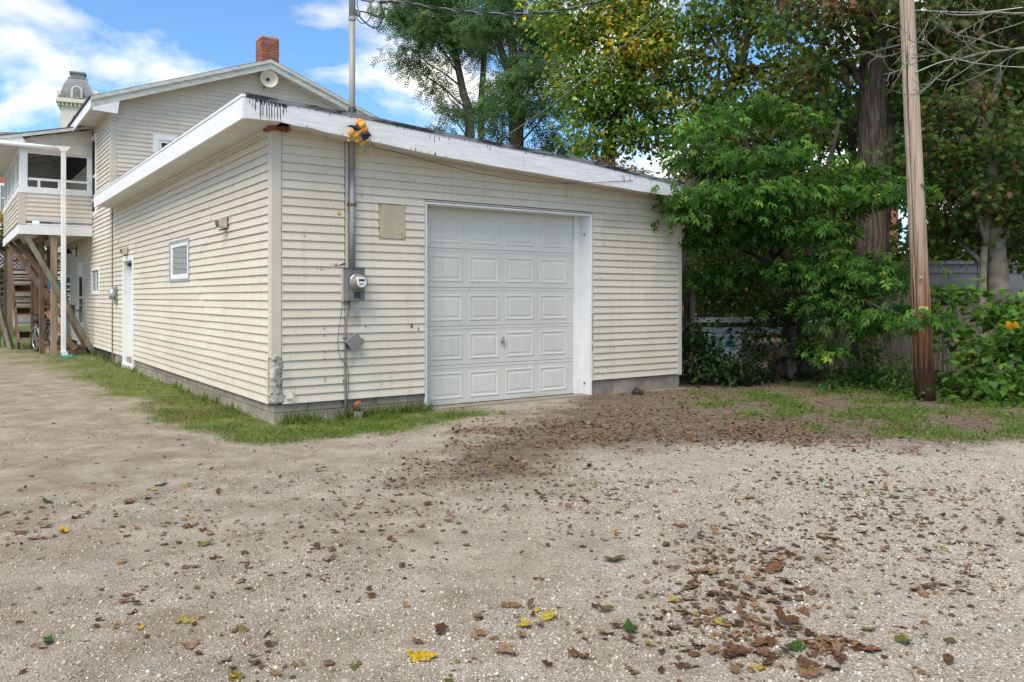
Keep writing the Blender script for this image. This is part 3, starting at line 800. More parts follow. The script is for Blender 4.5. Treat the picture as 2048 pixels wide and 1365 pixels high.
# ---- small window and side door in the long wall
w = link("window", MB().box(-.028, .10, WB[0] - .03, WB[1] + .03, WB[2] - .03, WB[2] + .005).box(-.028, .10, WB[0] - .03, WB[1] + .03, WB[3] - .005, WB[3] + .03).box(-.0275, .10, WB[0] - .03, WB[0] + .02, WB[2] + .005, WB[3] - .005).box(-.0275, .10, WB[1] - .02, WB[1] + .03, WB[2] + .005, WB[3] - .005).mesh("window", "alu"), G, label="small white framed window in the side wall")
mb = MB(); i0, i1, j0, j1 = WB[0] + .021, WB[1] - .021, WB[2] + .006, WB[3] - .006
mb.box(-.02, .06, i0, i1, j0, j0 + .07).box(-.02, .06, i0, i1, j1 - .06, j1).box(-.0195, .06, i0, i0 + .10, j0 + .07, j1 - .06).box(-.0195, .06, i1 - .12, i1, j0 + .07, j1 - .06)
mb.build("frame", "white_paint", w, bevel=.004)
MB().box(-.004, .0, i0 + .101, i1 - .121, j0 + .071, j1 - .061).build("pane", "mirror_glass", w)
MB().box(.05, .056, i0 + .101, i1 - .121, j0 + .071, j1 - .061).build("blind", "blind_white", w)
dr = link("side_door", MB().box(.115, .15, SDB[0] + .031, SDB[1] - .031, .10, SDB[3] - .03).mesh("side_door", "white_paint"), G, label="white side door set deep in its casing")
mb = MB().box(-.030, .14, SDB[0] - .07, SDB[0] + .03, .02, SDB[3] + .07).box(-.030, .14, SDB[1] - .03, SDB[1] + .07, .02, SDB[3] + .07).box(-.0298, .14, SDB[0] + .03, SDB[1] - .03, SDB[3] - .03, SDB[3] + .07)
mb.build("casing", "jamb_white", dr, bevel=.005)
MB().box(-.05, .14, SDB[0] - .02, SDB[1] + .02, -.1, .098).build("threshold", "white_paint", dr, bevel=.006)
MB().lathe([(.012, .115), (.012, .07), (.03, .06), (.03, .04), (.01, .035)], "x", 12, (0, SDB[0] + .1, 1.0)).build("door_knob", "chrome", dr, smooth=True)
MB().box(.03, .11, SDB[1] - .22, SDB[1] - .1, 1.93, 1.99).build("door_closer", "dark_steel", dr, bevel=.006)

# ================================================================== THINGS ON THE GARAGE
# service mast with meter
t = bthing("service_mast", "tall grey metal electric mast pipe rising from the meter box through the roof edge", "mast pipe", .868, -.07, 1.66)
Z0 = 1.66
MB().tube([(0, 0, 0), (0, 0, 2.75 - Z0)], .033, 16).build("lower_pipe", "galvanised", t, smooth=True)
MB().tube([(0, 0, 2.752 - Z0), (0, 0, 4.42 - Z0)], .0325, 16).build("middle_pipe", "pipe_weathered", t, smooth=True)
MB().tube([(0, 0, 4.42 - Z0), (0, 0, 5.35 - Z0)], .036, 16).build("upper_pipe", "galvanised", t, smooth=True)
MB().tube([(0, 0, 2.352 - Z0), (0, 0, 2.378 - Z0)], .043, 16).build("strap", "rust", t)
MB().bar((-.06, .0, 2.365 - Z0), (.05, .0, 2.365 - Z0), .012, .02).build("strap_ear", "dark_steel", t)
MB().tube([(0, 0, 4.40 - Z0), (0, 0, 4.44 - Z0)], .041, 16).build("coupling", "galvanised", t)
MB().lathe([(.036, 5.35 - Z0), (.075, 5.36 - Z0), (.085, 5.45 - Z0), (.05, 5.54 - Z0), (.0, 5.56 - Z0)], "z", 14).build("weatherhead", "galvanised", t, smooth=True)
MB().box(-.058, -.036, .03, .058, 0, 3.05 - Z0).build("backing_strip", "trim_cream", t)
MB().lathe([(.075, 3.22 - Z0), (.06, 3.30 - Z0), (.045, 3.40 - Z0), (.038, 3.44 - Z0)], "z", 14).build("roof_flashing", "tar", t, smooth=True)
mt = bthing("electric_meter", "grey steel meter box with a round glass electric meter under the mast", "electric meter", .886, -.024, 1.30)
MB().box(-.105, .105, -.11, 0, 0, .355).build("meter_box", "grey_paint", mt, bevel=.006)
MB().box(-.130, -.107, -.02, .004, -.005, .36).build("backing_board", "trim_cream", mt)
MB().box(-.112, .112, -.118, 0.001, .356, .366).build("box_lid", "grey_paint", mt)
MB().box(-.03, .05, -.118, -.111, .03, .10).build("latch", "dark_steel", mt, bevel=.003)
gl = MB().lathe([(.088, -.111), (.090, -.130), (.082, -.134), (.080, -.20), (.072, -.222), (.0, -.226)], "y", 28, (.015, 0, .205)).build("meter_dome", "meter_glass", mt, smooth=True)
MB().lathe([(.094, -.110), (.096, -.128), (.086, -.129)], "y", 28, (.015, 0, .205)).build("meter_ring", "chrome", gl, smooth=True)
MB().lathe([(.058, -.2265), (.056, -.2285), (.0, -.229)], "y", 24, (.015, 0, .205)).build("meter_face", "white_plastic", gl)
MB().box(-.02, .048, -.2305, -.2288, .215, .238).build("number_window", "ink", gl)
MB().box(-.012, .04, -.2305, -.2288, .185, .190).box(-.012, .03, -.2305, -.2288, .174, .178).build("face_print", "ink", gl)
# small conduit, cable loop, junction box
t = bthing("conduit", "thin grey conduit running from the meter box down into the grass", "conduit", .80, -.04, -.03)
MB().tube([(.04, 0, 1.33), (.04, 0, 1.27), (.035, 0, 1.22), (.008, 0, 1.13), (.0, 0, 1.08), (0, 0, .5), (.003, 0, .3), (.001, -.01, 0)], .012, 10).build("pipe", "grey_paint", t, smooth=True)
mb = MB()
for z in (.92, .45, .22): mb.bar((-.022, .01, z), (.022, .01, z), .014, .012)
mb.build("clip", "dark_steel", t)
pts = [(-.035, .0, 1.33), (-.05, -.01, 1.2), (-.085, -.012, .98), (-.09, -.012, .82), (-.05, -.015, .68), (.02, -.012, .60), (.035, -.01, .40), (.02, -.01, .22), (.03, -.005, .04)]
def smooth_pts(p, n=6):
    p = [Vector(q) for q in p]; out = []
    for i in range(len(p) - 1):
        a, b, c, d = p[max(i - 1, 0)], p[i], p[i + 1], p[min(i + 2, len(p) - 1)]
        for k in range(n):
            t = k / n
            out.append(0.5 * ((2 * b) + (c - a) * t + (2 * a - 5 * b + 4 * c - d) * t * t + (3 * b - a - 3 * c + d) * t ** 3))
    return out + [p[-1]]
tag(link("thin_cable", MB().tube(smooth_pts([bl(.80 + p[0], -.04 + p[1], p[2] - .03) for p in pts]), .0035, 6).mesh("thin_cable", "black_rubber", True)), "thin black cable looping beside the conduit below the meter", "cable")
t = bthing("junction_box", "small square grey junction box hanging tilted on the siding", "junction box", .897, -.026, .852)
o = MB().box(-.078, .078, -.07, 0, -.07, .07).build("box_body", "box_grey", t, bevel=.004); o.rotation_euler = (.12, math.radians(-38), -.2)
o2 = MB().box(-.082, .082, -.082, -.071, -.074, .074).build("box_cover", "box_grey", t, bevel=.004); o2.rotation_euler = o.rotation_euler
o3 = MB().tube([(-.10, -.03, 0), (-.078, -.03, 0)], .014, 8).build("cable_gland", "dark_steel", t); o3.rotation_euler = o.rotation_euler
# rusty pipe stub, loose cap
t = bthing("water_pipe_stub", "rusty round pipe fitting poking out of the foundation above the grass", "pipe fitting", .97, .004, .125)
MB().lathe([(.062, .01), (.062, -.012), (.05, -.02), (.044, -.03), (.043, -.075), (.032, -.078), (.03, -.06), (.0, -.058)], "y", 18).build("flange", "rust", t)
MB().lathe([(.030, -.06), (.030, -.082), (.022, -.083), (.020, -.064), (0, -.063)], "y", 14, (.01, 0, .002)).build("coupling", "galvanised", t)
MB().tube(smooth_pts([(.01, -.07, -.03), (.03, -.10, -.06), (.02, -.10, -.11), (.05, -.09, -.14)]), .014, 8).build("hose_end", "black_rubber", t, smooth=True)
t = bthing("broken_cover", "grey and cream broken plastic cover leaning against the foundation", "plastic cover", .95, -.11, -.01)
o = MB().box(-.07, .03, 0, .008, 0, .085).build("cover_plate", "box_grey", t, bevel=.004); o.rotation_euler = (-.35, .12, 0)
o = MB().box(.03, .07, .012, .05, 0, .10).build("cover_side", "plate_beige", t, bevel=.004); o.rotation_euler = (-.2, 0, 0)
# bare patch board on the siding
t = bthing("patch_board", "beige weathered sheet patched into the siding left of the garage door", "patch board", 1.385, -.022, 2.21)
mb = MB(); rim = []
for i in range(14): rim.append((-.166 + .332 * i / 13, .192 + R.uniform(-.006, .004)))
for i in range(14): rim.append((.166 + R.uniform(-.004, .004), .192 - .39 * i / 13))
for i in range(14): rim.append((.166 - .332 * i / 13, -.198 + R.uniform(-.004, .004)))
for i in range(13): rim.append((-.166 + R.uniform(-.004, .006), -.198 + .39 * i / 13))
mb.prism(rim, -.004, .012, "y"); mb.build("sheet", "plate_beige", t)
mb = MB()
for (x, z) in ((-.15, .17), (.15, .17), (-.15, -.18), (.15, -.175), (.12, -.186)): mb.lathe([(.006, -.004), (.006, -.008), (0, -.009)], "y", 8, (x, 0, z))
mb.build("nail", "dark_steel", t)
# orange expanding foam and the small blob
def blob(mb, c, r, seed, n=9):
    rr = random.Random(seed); k0 = len(mb.v); m = n * 2
    for i in range(n + 1):
        ph = math.pi * i / n
        for k in range(m):
            t = 2 * math.pi * k / m
            s = r * (1 + .16 * math.sin(3 * t + seed) * math.sin(ph * 2 + seed) + .10 * math.sin(7 * t + 2 * seed + 4 * ph) + rr.uniform(-.05, .05))
            mb.v.append((c[0] + s * math.sin(ph) * math.cos(t), c[1] + .8 * s * math.sin(ph) * math.sin(t), c[2] + s * math.cos(ph)))
    for i in range(n):
        for k in range(m): mb.f.append((k0 + i * m + k, k0 + i * m + (k + 1) % m, k0 + (i + 1) * m + (k + 1) % m, k0 + (i + 1) * m + k))
t = bthing("expanding_foam", "clump of orange expanding foam bulging around the mast at the fascia", "foam", .80, -.355, 3.10)
mb = MB()
for i, (x, y, z, r) in enumerate([(.03, 0, .115, .042), (.065, 0, .10, .036), (.045, -.03, .085, .04), (.075, -.02, .045, .042), (.05, -.02, .05, .032), (-.05, 0, -.005, .034), (-.02, -.015, .0, .030), (.01, -.02, .01, .034), (-.015, -.02, -.03, .028), (-.035, -.02, -.04, .022), (.0, 0, -.065, .030), (-.005, .0, -.085, .024), (-.09, .01, -.05, .018), (-.095, .01, -.09, .014), (.08, .03, -.085, .024), (.11, .03, -.075, .022), (.14, .04, -.07, .018), (.065, .03, -.11, .018), (.10, -.01, .0, .012), (-.07, -.01, -.01, .03)]): blob(mb, (x, y, z), r, i + 1)
mb.build("foam_lump", "foam_orange", t, smooth=True)
mb = MB()
for pts in ([(-.02, -.03, .04), (-.08, -.05, .055), (-.14, -.05, .05)], [(.03, -.04, -.02), (.09, -.06, -.01), (.13, -.05, -.02)], [(.08, -.03, .02), (.12, -.05, -.01), (.135, -.05, -.03)]):
    mb.tube(smooth_pts(pts, 4), [.016, .020, .019, .017, .015, .013, .010, .006, .003], 6)
for i, (x, z, r) in enumerate([(-.03, .045, .03), (.0, .035, .026), (.07, -.035, .032), (.1, -.03, .024)]): blob(mb, (x, -.03, z), r, 40 + i, 6)
mb.build("dark_foam", "charcoal", t, smooth=True)
mb = MB(); blob(mb, (0, 0, 0), .020, 77); blob(mb, (.006, .003, -.012), .013, 78)
o = mb.build("foam_blob", "foam_orange", None, smooth=True); o.location = bl(.731, -.018, 2.267); o.rotation_euler = (0, 0, TH)
tag(o, "single small orange foam blob stuck on the siding left of the mast", "foam")
# wall lights
def wall_light(label, b, z, a=-.02):
    t = thing("wall_light", label, "wall light", bl(a, b, z), TH, "wall lights on the long side wall")
    MB().box(-.012, .0, -.085, .085, -.06, .085).build("back_plate", "bronze", t, bevel=.004)
    mb = MB().prism([(-.014, -.05), (-.10, -.035), (-.12, .055), (-.014, .075)], -.08, .08, "y")
    o = mb.build("housing", "lens", t, bevel=.006)
    MB().prism([(-.102, -.030), (-.110, -.030), (-.128, .045), (-.120, .045)], -.065, .065, "y").build("lens_cover", "bronze", t)
    MB().bar((-.03, 0, -.06), (-.09, 0, -.075), .03, .02).build("lamp_base", "bronze", t)
wall_light("beige box wall light high on the long wall near the garage corner", 1.62, 2.225)
wall_light("beige box wall light directly above the white side door", 8.12, 2.19)

# ================================================================== HOUSE
HB = 10.05; HE = 19.6; HW = 6.42
RZ, RS, RA = 6.69, 0.37, 3.21            # ridge height, slope, ridge position
H = thing("house", "two storey cream sided house with a gable roof and brick chimney behind the garage", "house", bl(0, HB, 0), TH)
hb = lambda b: b - HB
roofz = lambda a: RZ - RS * abs(a - RA)
mb = MB()
prof = [(.006, -.1), (HW - .006, -.1), (HW - .006, roofz(HW) - .2), (RA, RZ - .2), (.006, roofz(0) - .2)]
mb.prism(prof, .006, hb(HE), "y")
mb.build("wall", "interior_dark", H)
HWIN = (.79, 1.80, 3.30, 4.83)
def clipH(z0, z1):
    w = (RZ - .17 - z0) / RS
    if w <= 0.05: return None
    return (max(0.10, RA - w), min(HW, RA + w))
siding(H, "a", 0.0, .10, HW, .208, 70, "siding_clean", holes=[(HWIN[0] + .03, HWIN[1] - .03, HWIN[2], HWIN[3] - .04)], clip=clipH, kmin=30)
SW = (11.50, 12.62, 1.40, 2.03); SDR = (14.05, 15.05, .0, 2.22); BW = (16.5, 17.9, 1.15, 1.95); UW = (11.95, 12.75, 3.2, 5.05)
hs = [(hb(w[0]) + .03, hb(w[1]) - .03, w[2] + .03, w[3] - .03) for w in (SW, SDR, BW, UW)]
siding(H, "b", 0.0, hb(LB + .09), hb(HE), .208, 32, "siding_clean", holes=hs, joint=3.6)
siding(H, "b", 0.0, .085, hb(HE), .208, 56, "siding_clean", holes=hs + [(hb(12.42), hb(18.3), 4.5, 9)], joint=3.6, kmin=32)
MB().box(-.022, .10, -.022, .085, 3.0, roofz(0) - .12).build("corner_post", "trim_cream", H, bevel=.004)
MB().box(.01, .16, hb(LB + .09), hb(HE), -.1, .2).build("foundation", "foundation", H)
# roof planes, rakes, eaves, soffits
FO = -.36; EO = -.43                      # gable overhang, eave overhang
for s in (-1, 1):
    e = RA + s * (RA - EO)
    mb = MB()
    for a, in ((RA,), (e,)):
        z = RZ - RS * abs(a - RA)
        mb.v += [(a, FO - .02, z + .035), (a, hb(HE) + .3, z + .035), (a, FO - .02, z), (a, hb(HE) + .3, z)]
    mb.f = [(0, 4, 5, 1), (2, 3, 7, 6), (0, 2, 6, 4), (1, 5, 7, 3), (4, 6, 7, 5), (0, 1, 3, 2)]
    mb.build("roof", "shingle", H)
    rk = MB().add([(RA, FO, RZ - .002), (e, FO, roofz(e) - .002), (e, FO, roofz(e) - .19), (RA, FO, RZ - .19),
              (RA, FO + .03, RZ - .002), (e, FO + .03, roofz(e) - .002), (e, FO + .03, roofz(e) - .19), (RA, FO + .03, RZ - .19)],
             [(0, 1, 2, 3), (4, 7, 6, 5), (0, 4, 5, 1), (3, 2, 6, 7), (1, 5, 6, 2), (0, 3, 7, 4)])
    rk.build("rake_board", "old_trim", H)
    MB().add([(RA, FO - .03, RZ + .02), (e, FO - .03, roofz(e) + .02), (e, FO - .03, roofz(e) - .055), (RA, FO - .03, RZ - .055),
              (RA, FO - .001, RZ + .02), (e, FO - .001, roofz(e) + .02), (e, FO - .001, roofz(e) - .055), (RA, FO - .001, RZ - .055)],
             [(0, 1, 2, 3), (4, 7, 6, 5), (0, 4, 5, 1), (3, 2, 6, 7), (1, 5, 6, 2), (0, 3, 7, 4)]).build("rake_moulding", "old_trim", H)
    MB().add([(RA, FO + .031, RZ - .15), (e, FO + .031, roofz(e) - .15), (e, 0.02, roofz(e) - .15), (RA, 0.02, RZ - .15),
              (RA, FO + .031, RZ - .135), (e, FO + .031, roofz(e) - .135), (e, 0.02, roofz(e) - .135), (RA, 0.02, RZ - .135)],
             [(0, 3, 2, 1), (4, 5, 6, 7), (0, 1, 5, 4), (1, 2, 6, 5), (2, 3, 7, 6), (3, 0, 4, 7)]).build("soffit", "old_trim", H)
    x0, x1 = (e, e + .03) if s < 0 else (e - .03, e)
    MB().box(x0 - .001, x1, FO + .032, hb(HE) + .28, roofz(e) - .20, roofz(e) - .01).build("eave_board", "white_paint", H)
MB().box(EO + .032, -.001, FO + .035, hb(HE) + .27, roofz(0) - .255, roofz(0) - .24).build("soffit", "soffit_paint", H)
mb = MB().prism([(EO + .03, roofz(EO) - .24), (.06, roofz(EO) - .26), (.10, roofz(.1) - .16), (EO + .03, roofz(EO) - .02)], FO + .004, FO + .028, "y")
mb.build("eave_return", "white_paint", H)
MB().box(-.06, .10, -.07, -.023, roofz(0) - .50, roofz(0) - .24).build("bracket", "old_trim", H)
mb = MB()
for i in range(110):
    b0 = FO + i * .09
    mb.box(EO - .035, EO + .2, b0, b0 + .085, roofz(EO) + .01, roofz(EO) + .028 + R.uniform(0, .012))
mb.build("shingle_edge", "tar", H)
# chimney of single bricks
ca, cb, cw, cd = 3.74, 12.0, .46, .46
ch = link("chimney", MB().box(ca + .012, ca + cw - .012, hb(cb) + .012, hb(cb) + cd - .012, 6.0, 7.99).mesh("chimney", "brick_mortar"), H, label="red brick chimney on the house ridge")
bkm = {}
def brick(w, d, h):
    k = (round(w, 3), round(d, 3))
    if k not in bkm:
        bkm[k] = MB().box(0, w, 0, d, 0, h).mesh("brick", "brick")
    return bkm[k]
bh = .072; z = 6.30; r = 0
while z < 7.95:
    n = 2; off = (r % 2) * .5
    L = cw / n
    for fc in range(2):
        for i in range(-1, n):
            s0 = max(0, (i + off) * L); s1 = min(cw, (i + 1 + off) * L)
            if s1 - s0 < .03: continue
            j = R.uniform(-.004, .005)
            if fc == 0:
                o = link("brick", brick(s1 - s0 - .012, .1, bh - .011), ch); o.location = (ca + s0 + .006, hb(cb) + j, z)
            else:
                if s0 < .1: s0 = .105
                o = link("brick", brick(.1, s1 - s0 - .012, bh - .011), ch); o.location = (ca + j, hb(cb) + s0 + .006, z)
    z += bh; r += 1
# windows
def win_front(parent, a0, a1, z0, z1, y=0):
    w = link("window", MB().box(a0 - .11, a1 + .11, y - .03, y + .05, z1, z1 + .11).box(a0 - .11, a0, y - .0298, y + .05, z0, z1).box(a1, a1 + .11, y - .0298, y + .05, z0, z1).mesh("window", "white_paint"), parent, bevel=.004)
    MB().box(a0 + .002, a1 - .002, y - .012, y + .04, z1 - .06, z1 - .002).box(a0 + .002, a0 + .06, y - .012, y + .04, z0, z1 - .06).box(a1 - .06, a1 - .002, y - .012, y + .04, z0, z1 - .06).build("sash", "white_paint", w, bevel=.004)
    MB().box(a0 + .061, a1 - .061, y + .01, y + .014, z0, z1 - .061).build("pane", "window_glass", w)
win_front(H, .91, 1.68, 3.3, 4.70)
def win_side(parent, b0, b1, z0, z1, mull=None, cas=.08, name="window", lab=None):
    b0, b1 = hb(b0), hb(b1)
    w = link(name, MB().box(-.034, .05, b0, b1, z1 - cas, z1).box(-.034, .05, b0, b1, z0, z0 + cas).box(-.0338, .05, b0, b0 + cas, z0 + cas, z1 - cas).box(-.0338, .05, b1 - cas, b1, z0 + cas, z1 - cas).mesh(name, "white_paint"), parent, bevel=.005, label=lab)
    MB().box(.004, .01, b0 + cas, b1 - cas, z0 + cas, z1 - cas).build("pane", "window_glass", w)
    if mull == "v": MB().box(-.015, .02, (b0 + b1) / 2 - .035, (b0 + b1) / 2 + .035, z0 + cas, z1 - cas).build("mullion", "white_paint", w)
    if mull == "h": MB().box(-.015, .02, b0 + cas, b1 - cas, (z0 + z1) / 2 - .03, (z0 + z1) / 2 + .03).build("mullion", "white_paint", w)
    return w
win_side(H, *SW, mull="v"); win_side(H, *UW, mull="h", cas=.10); 
dh = link("house_door", MB().box(-.012, .04, hb(SDR[0]) + .09, hb(SDR[1]) - .09, .08, SDR[3] - .1).mesh("house_door", "white_paint"), H, label="white house door with a tall dark glass panel")
MB().box(-.030, .05, hb(SDR[0]), hb(SDR[0]) + .088, .05, SDR[3]).box(-.030, .05, hb(SDR[1]) - .088, hb(SDR[1]), .05, SDR[3]).box(-.0298, .05, hb(SDR[0]) + .088, hb(SDR[1]) - .088, SDR[3] - .098, SDR[3]).build("casing", "white_paint", dh)
MB().box(-.016, -.0125, hb(SDR[0]) + .22, hb(SDR[1]) - .22, .70, 1.30).box(-.016, -.0125, hb(SDR[0]) + .22, hb(SDR[1]) - .22, 1.36, 1.85).build("pane", "window_glass", dh)
MB().lathe([(.012, -.013), (.012, -.05), (.03, -.055), (.03, -.075), (.0, -.08)], "x", 10, (0, hb(SDR[1]) - .16, 1.0)).build("door_knob", "dark_steel", dh)
bw = win_side(H, *BW, lab="awning window propped open at the far end of the house wall")
o = MB().box(-.03, 0, hb(BW[0]) + .06, hb(BW[1]) - .06, -.70, 0).build("awning_sash", "grey_panel", bw); o.location = (-.05, 0, BW[3] - .08); o.rotation_euler = (0, math.radians(28), 0)
# things on the house wall
t = bthing("wall_light", "dark outdoor wall light on the house wall below the porch", "wall light", -.02, 15.3, 2.52)
MB().box(-.015, 0, -.08, .08, -.12, .16).build("back_plate", "dark_steel", t)
MB().lathe([(.10, -.10), (.085, -.05), (.04, 0), (.0, .02)], "z", 12, (-.20, 0, .05)).build("lamp_shade", "dark_steel", t, smooth=True)
MB().tube([(-.01, 0, .08), (-.1, 0, .10), (-.2, 0, .06)], .015, 8).build("arm", "dark_steel", t)
t = bthing("round_meter", "round grey utility meter on the wall beside the white side door", "meter", -.02, 9.32, 1.38)
MB().box(-.03, 0, -.10, .10, -.17, .17).build("back_plate", "galvanised", t, bevel=.01)
MB().lathe([(.11, -.03), (.115, -.09), (.10, -.13), (.0, -.14)], "x", 20, (0, 0, .03)).build("meter_body", "alu", t, smooth=True)
t = bthing("wall_vent", "small dark metal box low on the house wall by the stairs", "wall box", -.02, 15.9, .92)
MB().box(-.10, 0, -.25, .25, -.22, .22).build("box_body", "bronze", t, bevel=.01)
MB().box(-.115, -.101, -.2, .2, -.16, .16).build("cover", "dark_steel", t)
t = bthing("horn_speaker", "round cream loudspeaker horn with rust stain under the gable peak", "loudspeaker", 3.20, HB - .08, 6.30)
MB().lathe([(.0, -.09), (.06, -.10), (.12, -.145), (.185, -.205), (.20, -.22), (.205, -.21), (.15, -.10), (.09, -.02), (.05, .05)], "y", 28).build("horn", "horn_cream", t, smooth=True)
MB().lathe([(.033, -.09), (.033, -.125), (.0, -.13)], "y", 12).build("driver", "dark_steel", t, smooth=True)
MB().bar((0, .03, -.03), (-.05, .05, -.20), .02, .02).build("bracket", "rust", t)
t = t

# ================================================================== PORCH on stilts
PB0, PB1, PA = 12.5, 18.2, -1.47
PO = thing("raised_porch", "white raised porch with cream siding on wooden props at the side of the house", "porch", bl(0, PB0, 0), TH)
pb = lambda b: b - PB0
PL = pb(PB1)
MB().box(PA, -.03, 0, PL, 2.80, 2.94).build("deck", "soffit_paint", PO)
MB().box(PA - .02, -.025, -.03, -.002, 2.745, 2.95).build("rim_board", "white_paint", PO)
MB().box(PA - .03, PA - .002, -.02, PL, 2.745, 2.95).build("rim_board", "white_paint", PO)
MB().box(PA + .13, -.03, -.02, .02, 2.957, 2.99).box(PA + .13, -.03, -.02, .02, 3.045, 3.07).build("bottom_rail", "white_paint", PO)
mb = MB()
for i in range(22):
    x = PA + .62 + i * .04
    mb.bar((x, 0, 2.985), (x + .055, 0, 3.05), .008, .008)
mb.build("lattice", "white_paint", PO)
siding(PO, "a", 0.0, PA + .12, -.03, 3.075, 6, "siding_clean", pitch=.098)
siding(PO, "b", PA, .09, PL, 3.03, 7, "siding_clean", pitch=.098, joint=3.0)
MB().box(PA - .022, PA + .12, -.022, .09, 2.96, 3.70).build("corner_post", "trim_cream", PO)
MB().box(PA + .1, -.03, .003, .05, 3.06, 3.66).build("parapet", "trim_cream", PO)
MB().box(PA + .003, PA + .05, .1, PL, 3.03, 3.66).build("parapet", "trim_cream", PO)
MB().box(PA - .03, -.03, -.03, .10, 3.665, 3.80).build("sill_board", "white_paint", PO)
MB().box(PA - .03, PA + .10, .101, PL, 3.665, 3.79).build("sill_board", "white_paint", PO)
MB().box(PA + .17, -.03, .02, .06, 3.96, 4.01).build("hand_rail", "white_paint", PO)
MB().box(PA + .02, PA + .06, .16, PL, 3.94, 3.98).build("hand_rail", "white_paint", PO)
MB().box(PA, PA + .155, 0, .14, 3.80, 4.64).build("post", "white_paint", PO, bevel=.006)
MB().box(-.13, -.03, .01, .10, 3.80, 4.6).build("post", "white_paint", PO)
for b in (1.4, 2.8, 4.2, 5.5): MB().box(PA, PA + .12, b, b + .12, 3.79, 4.6).build("post", "white_paint", PO)
for x in (.35, .75): MB().box(PA + x, PA + x + .05, .02, .06, 3.80, 3.96).build("baluster", "white_paint", PO)
# roof sloping out from the house wall
pz = lambda a: 5.27 + .245 * a
mb = MB().prism([(.0, pz(0) + .05), (PA - .42, pz(PA - .42) + .05), (PA - .42, pz(PA - .42)), (0, pz(0))], -.18, PL + .3, "y")
mb.build("roof", "shingle", PO)
MB().prism([(-.01, pz(0) + .015), (PA - .40, pz(PA - .40) + .015), (PA - .40, pz(PA - .40) - .05), (-.01, pz(0) - .05)], -.20, -.181, "y").build("rake_board", "old_trim", PO)
MB().box(PA - .42, PA - .395, -.18, PL + .3, pz(PA - .42) - .14, pz(PA - .42) + .02).build("eave_board", "white_paint", PO)
MB().prism([(PA - .39, pz(PA - .39) - .02), (PA + .02, pz(PA) - .0), (PA + .10, pz(PA) - .14), (PA - .39, pz(PA - .39) - .14)], -.17, -.02, "y").build("eave_return", "white_paint", PO)
MB().box(PA - .39, PA + .0, -.02, PL + .28, pz(PA) - .19, pz(PA) - .175).build("soffit", "soffit_paint", PO)
for i in range(6):                         # boards of the gable end: each course narrows with the roof
    z0 = 4.60 + i * .11; a0 = (z0 - 5.27 + .06) / .245
    a0 = max(a0, PA + .02)
    if a0 > -.1: continue
    z1 = min(z0 + .108, 5.24)
    aa = max((z1 - 5.27 + .04) / .245, PA + .02)
    MB().prism([(a0, z0), (-.03, z0), (-.03, z1), (aa, z1)], -.012 , .01, "y").build("gable_board", "siding_clean", PO)
MB().box(PA + .15, -.03, 0.011, .12, 4.56, 4.62).build("beam", "white_paint", PO)
MB().box(PA, PA + .14, .14, PL, 4.60, 4.72).build("beam", "white_paint", PO)
for i in range(5):                         # rafters inside
    b = .8 + i * 1.1
    MB().prism([(-.04, pz(0) - .01), (PA, pz(PA) - .01), (PA, pz(PA) - .12), (-.04, pz(0) - .13)], b, b + .06, "y").build("rafter", "soffit_paint", PO)
MB().prism([(PA + .05, 4.42), (-.03, 4.42), (-.03, 5.22), (PA + .05, 4.86)], PL - .06, PL, "y").build("end_wall", "soffit_paint", PO)
MB().box(-.62, -.03, PL - .06, PL, 2.95, 4.418).build("end_wall", "soffit_paint", PO)
# gutter pipe and downspout
MB().tube([(PA - .42, -.26, pz(PA - .42) - .12), (-.62, -.26, pz(PA - .42) - .14)], .05, 12).build("gutter_pipe", "white_paint", PO, smooth=True)
MB().prism([(-.78, 4.72), (-.50, 4.72), (-.58, 4.60), (-.70, 4.60)], -.31, -.21, "y").build("gutter_elbow", "white_paint", PO, bevel=.01)
MB().box(-.69, -.59, -.30, -.22, .12, 4.61).build("downspout", "white_paint", PO, bevel=.012)
MB().prism([(-.70, .13), (-.58, .13), (-.55, .04), (-.67, .03)], -.33, -.2, "y").build("downspout_shoe", "white_paint", PO)
# timber props
def prop(p0, p1, w, h, m): MB().bar(p0, p1, w, h, (0, 1, 0)).build("prop", m, PO, bevel=.004)
prop((-1.36, .02, 2.75), (.0, -.12, .03), .11, .05, "wood_green")
prop((-.80, .08, .0), (-.80, .08, 2.79), .12, .12, "wood_post")
prop((-1.46, 3.8, 2.76), (-.55, .9, .9), .13, .06, "wood_brown")
prop((-1.36, 2.6, 2.76), (-.40, .9, 1.0), .13, .06, "wood_brown")
prop((-.62, .9, 1.35), (-.1, .35, .15), .12, .05, "wood_brown")
prop((-.86, .9, 1.0), (-.34, .30, .12), .12, .05, "wood_brown")
MB().bar((-.95, .2, 2.72), (-.95, 5.4, 2.72), .12, .15).build("beam", "wood_brown", PO)
for b in (1.3, 2.4, 3.6): prop((-.93, b, .0), (-.93, b, 2.66), .11, .11, "wood_brown")

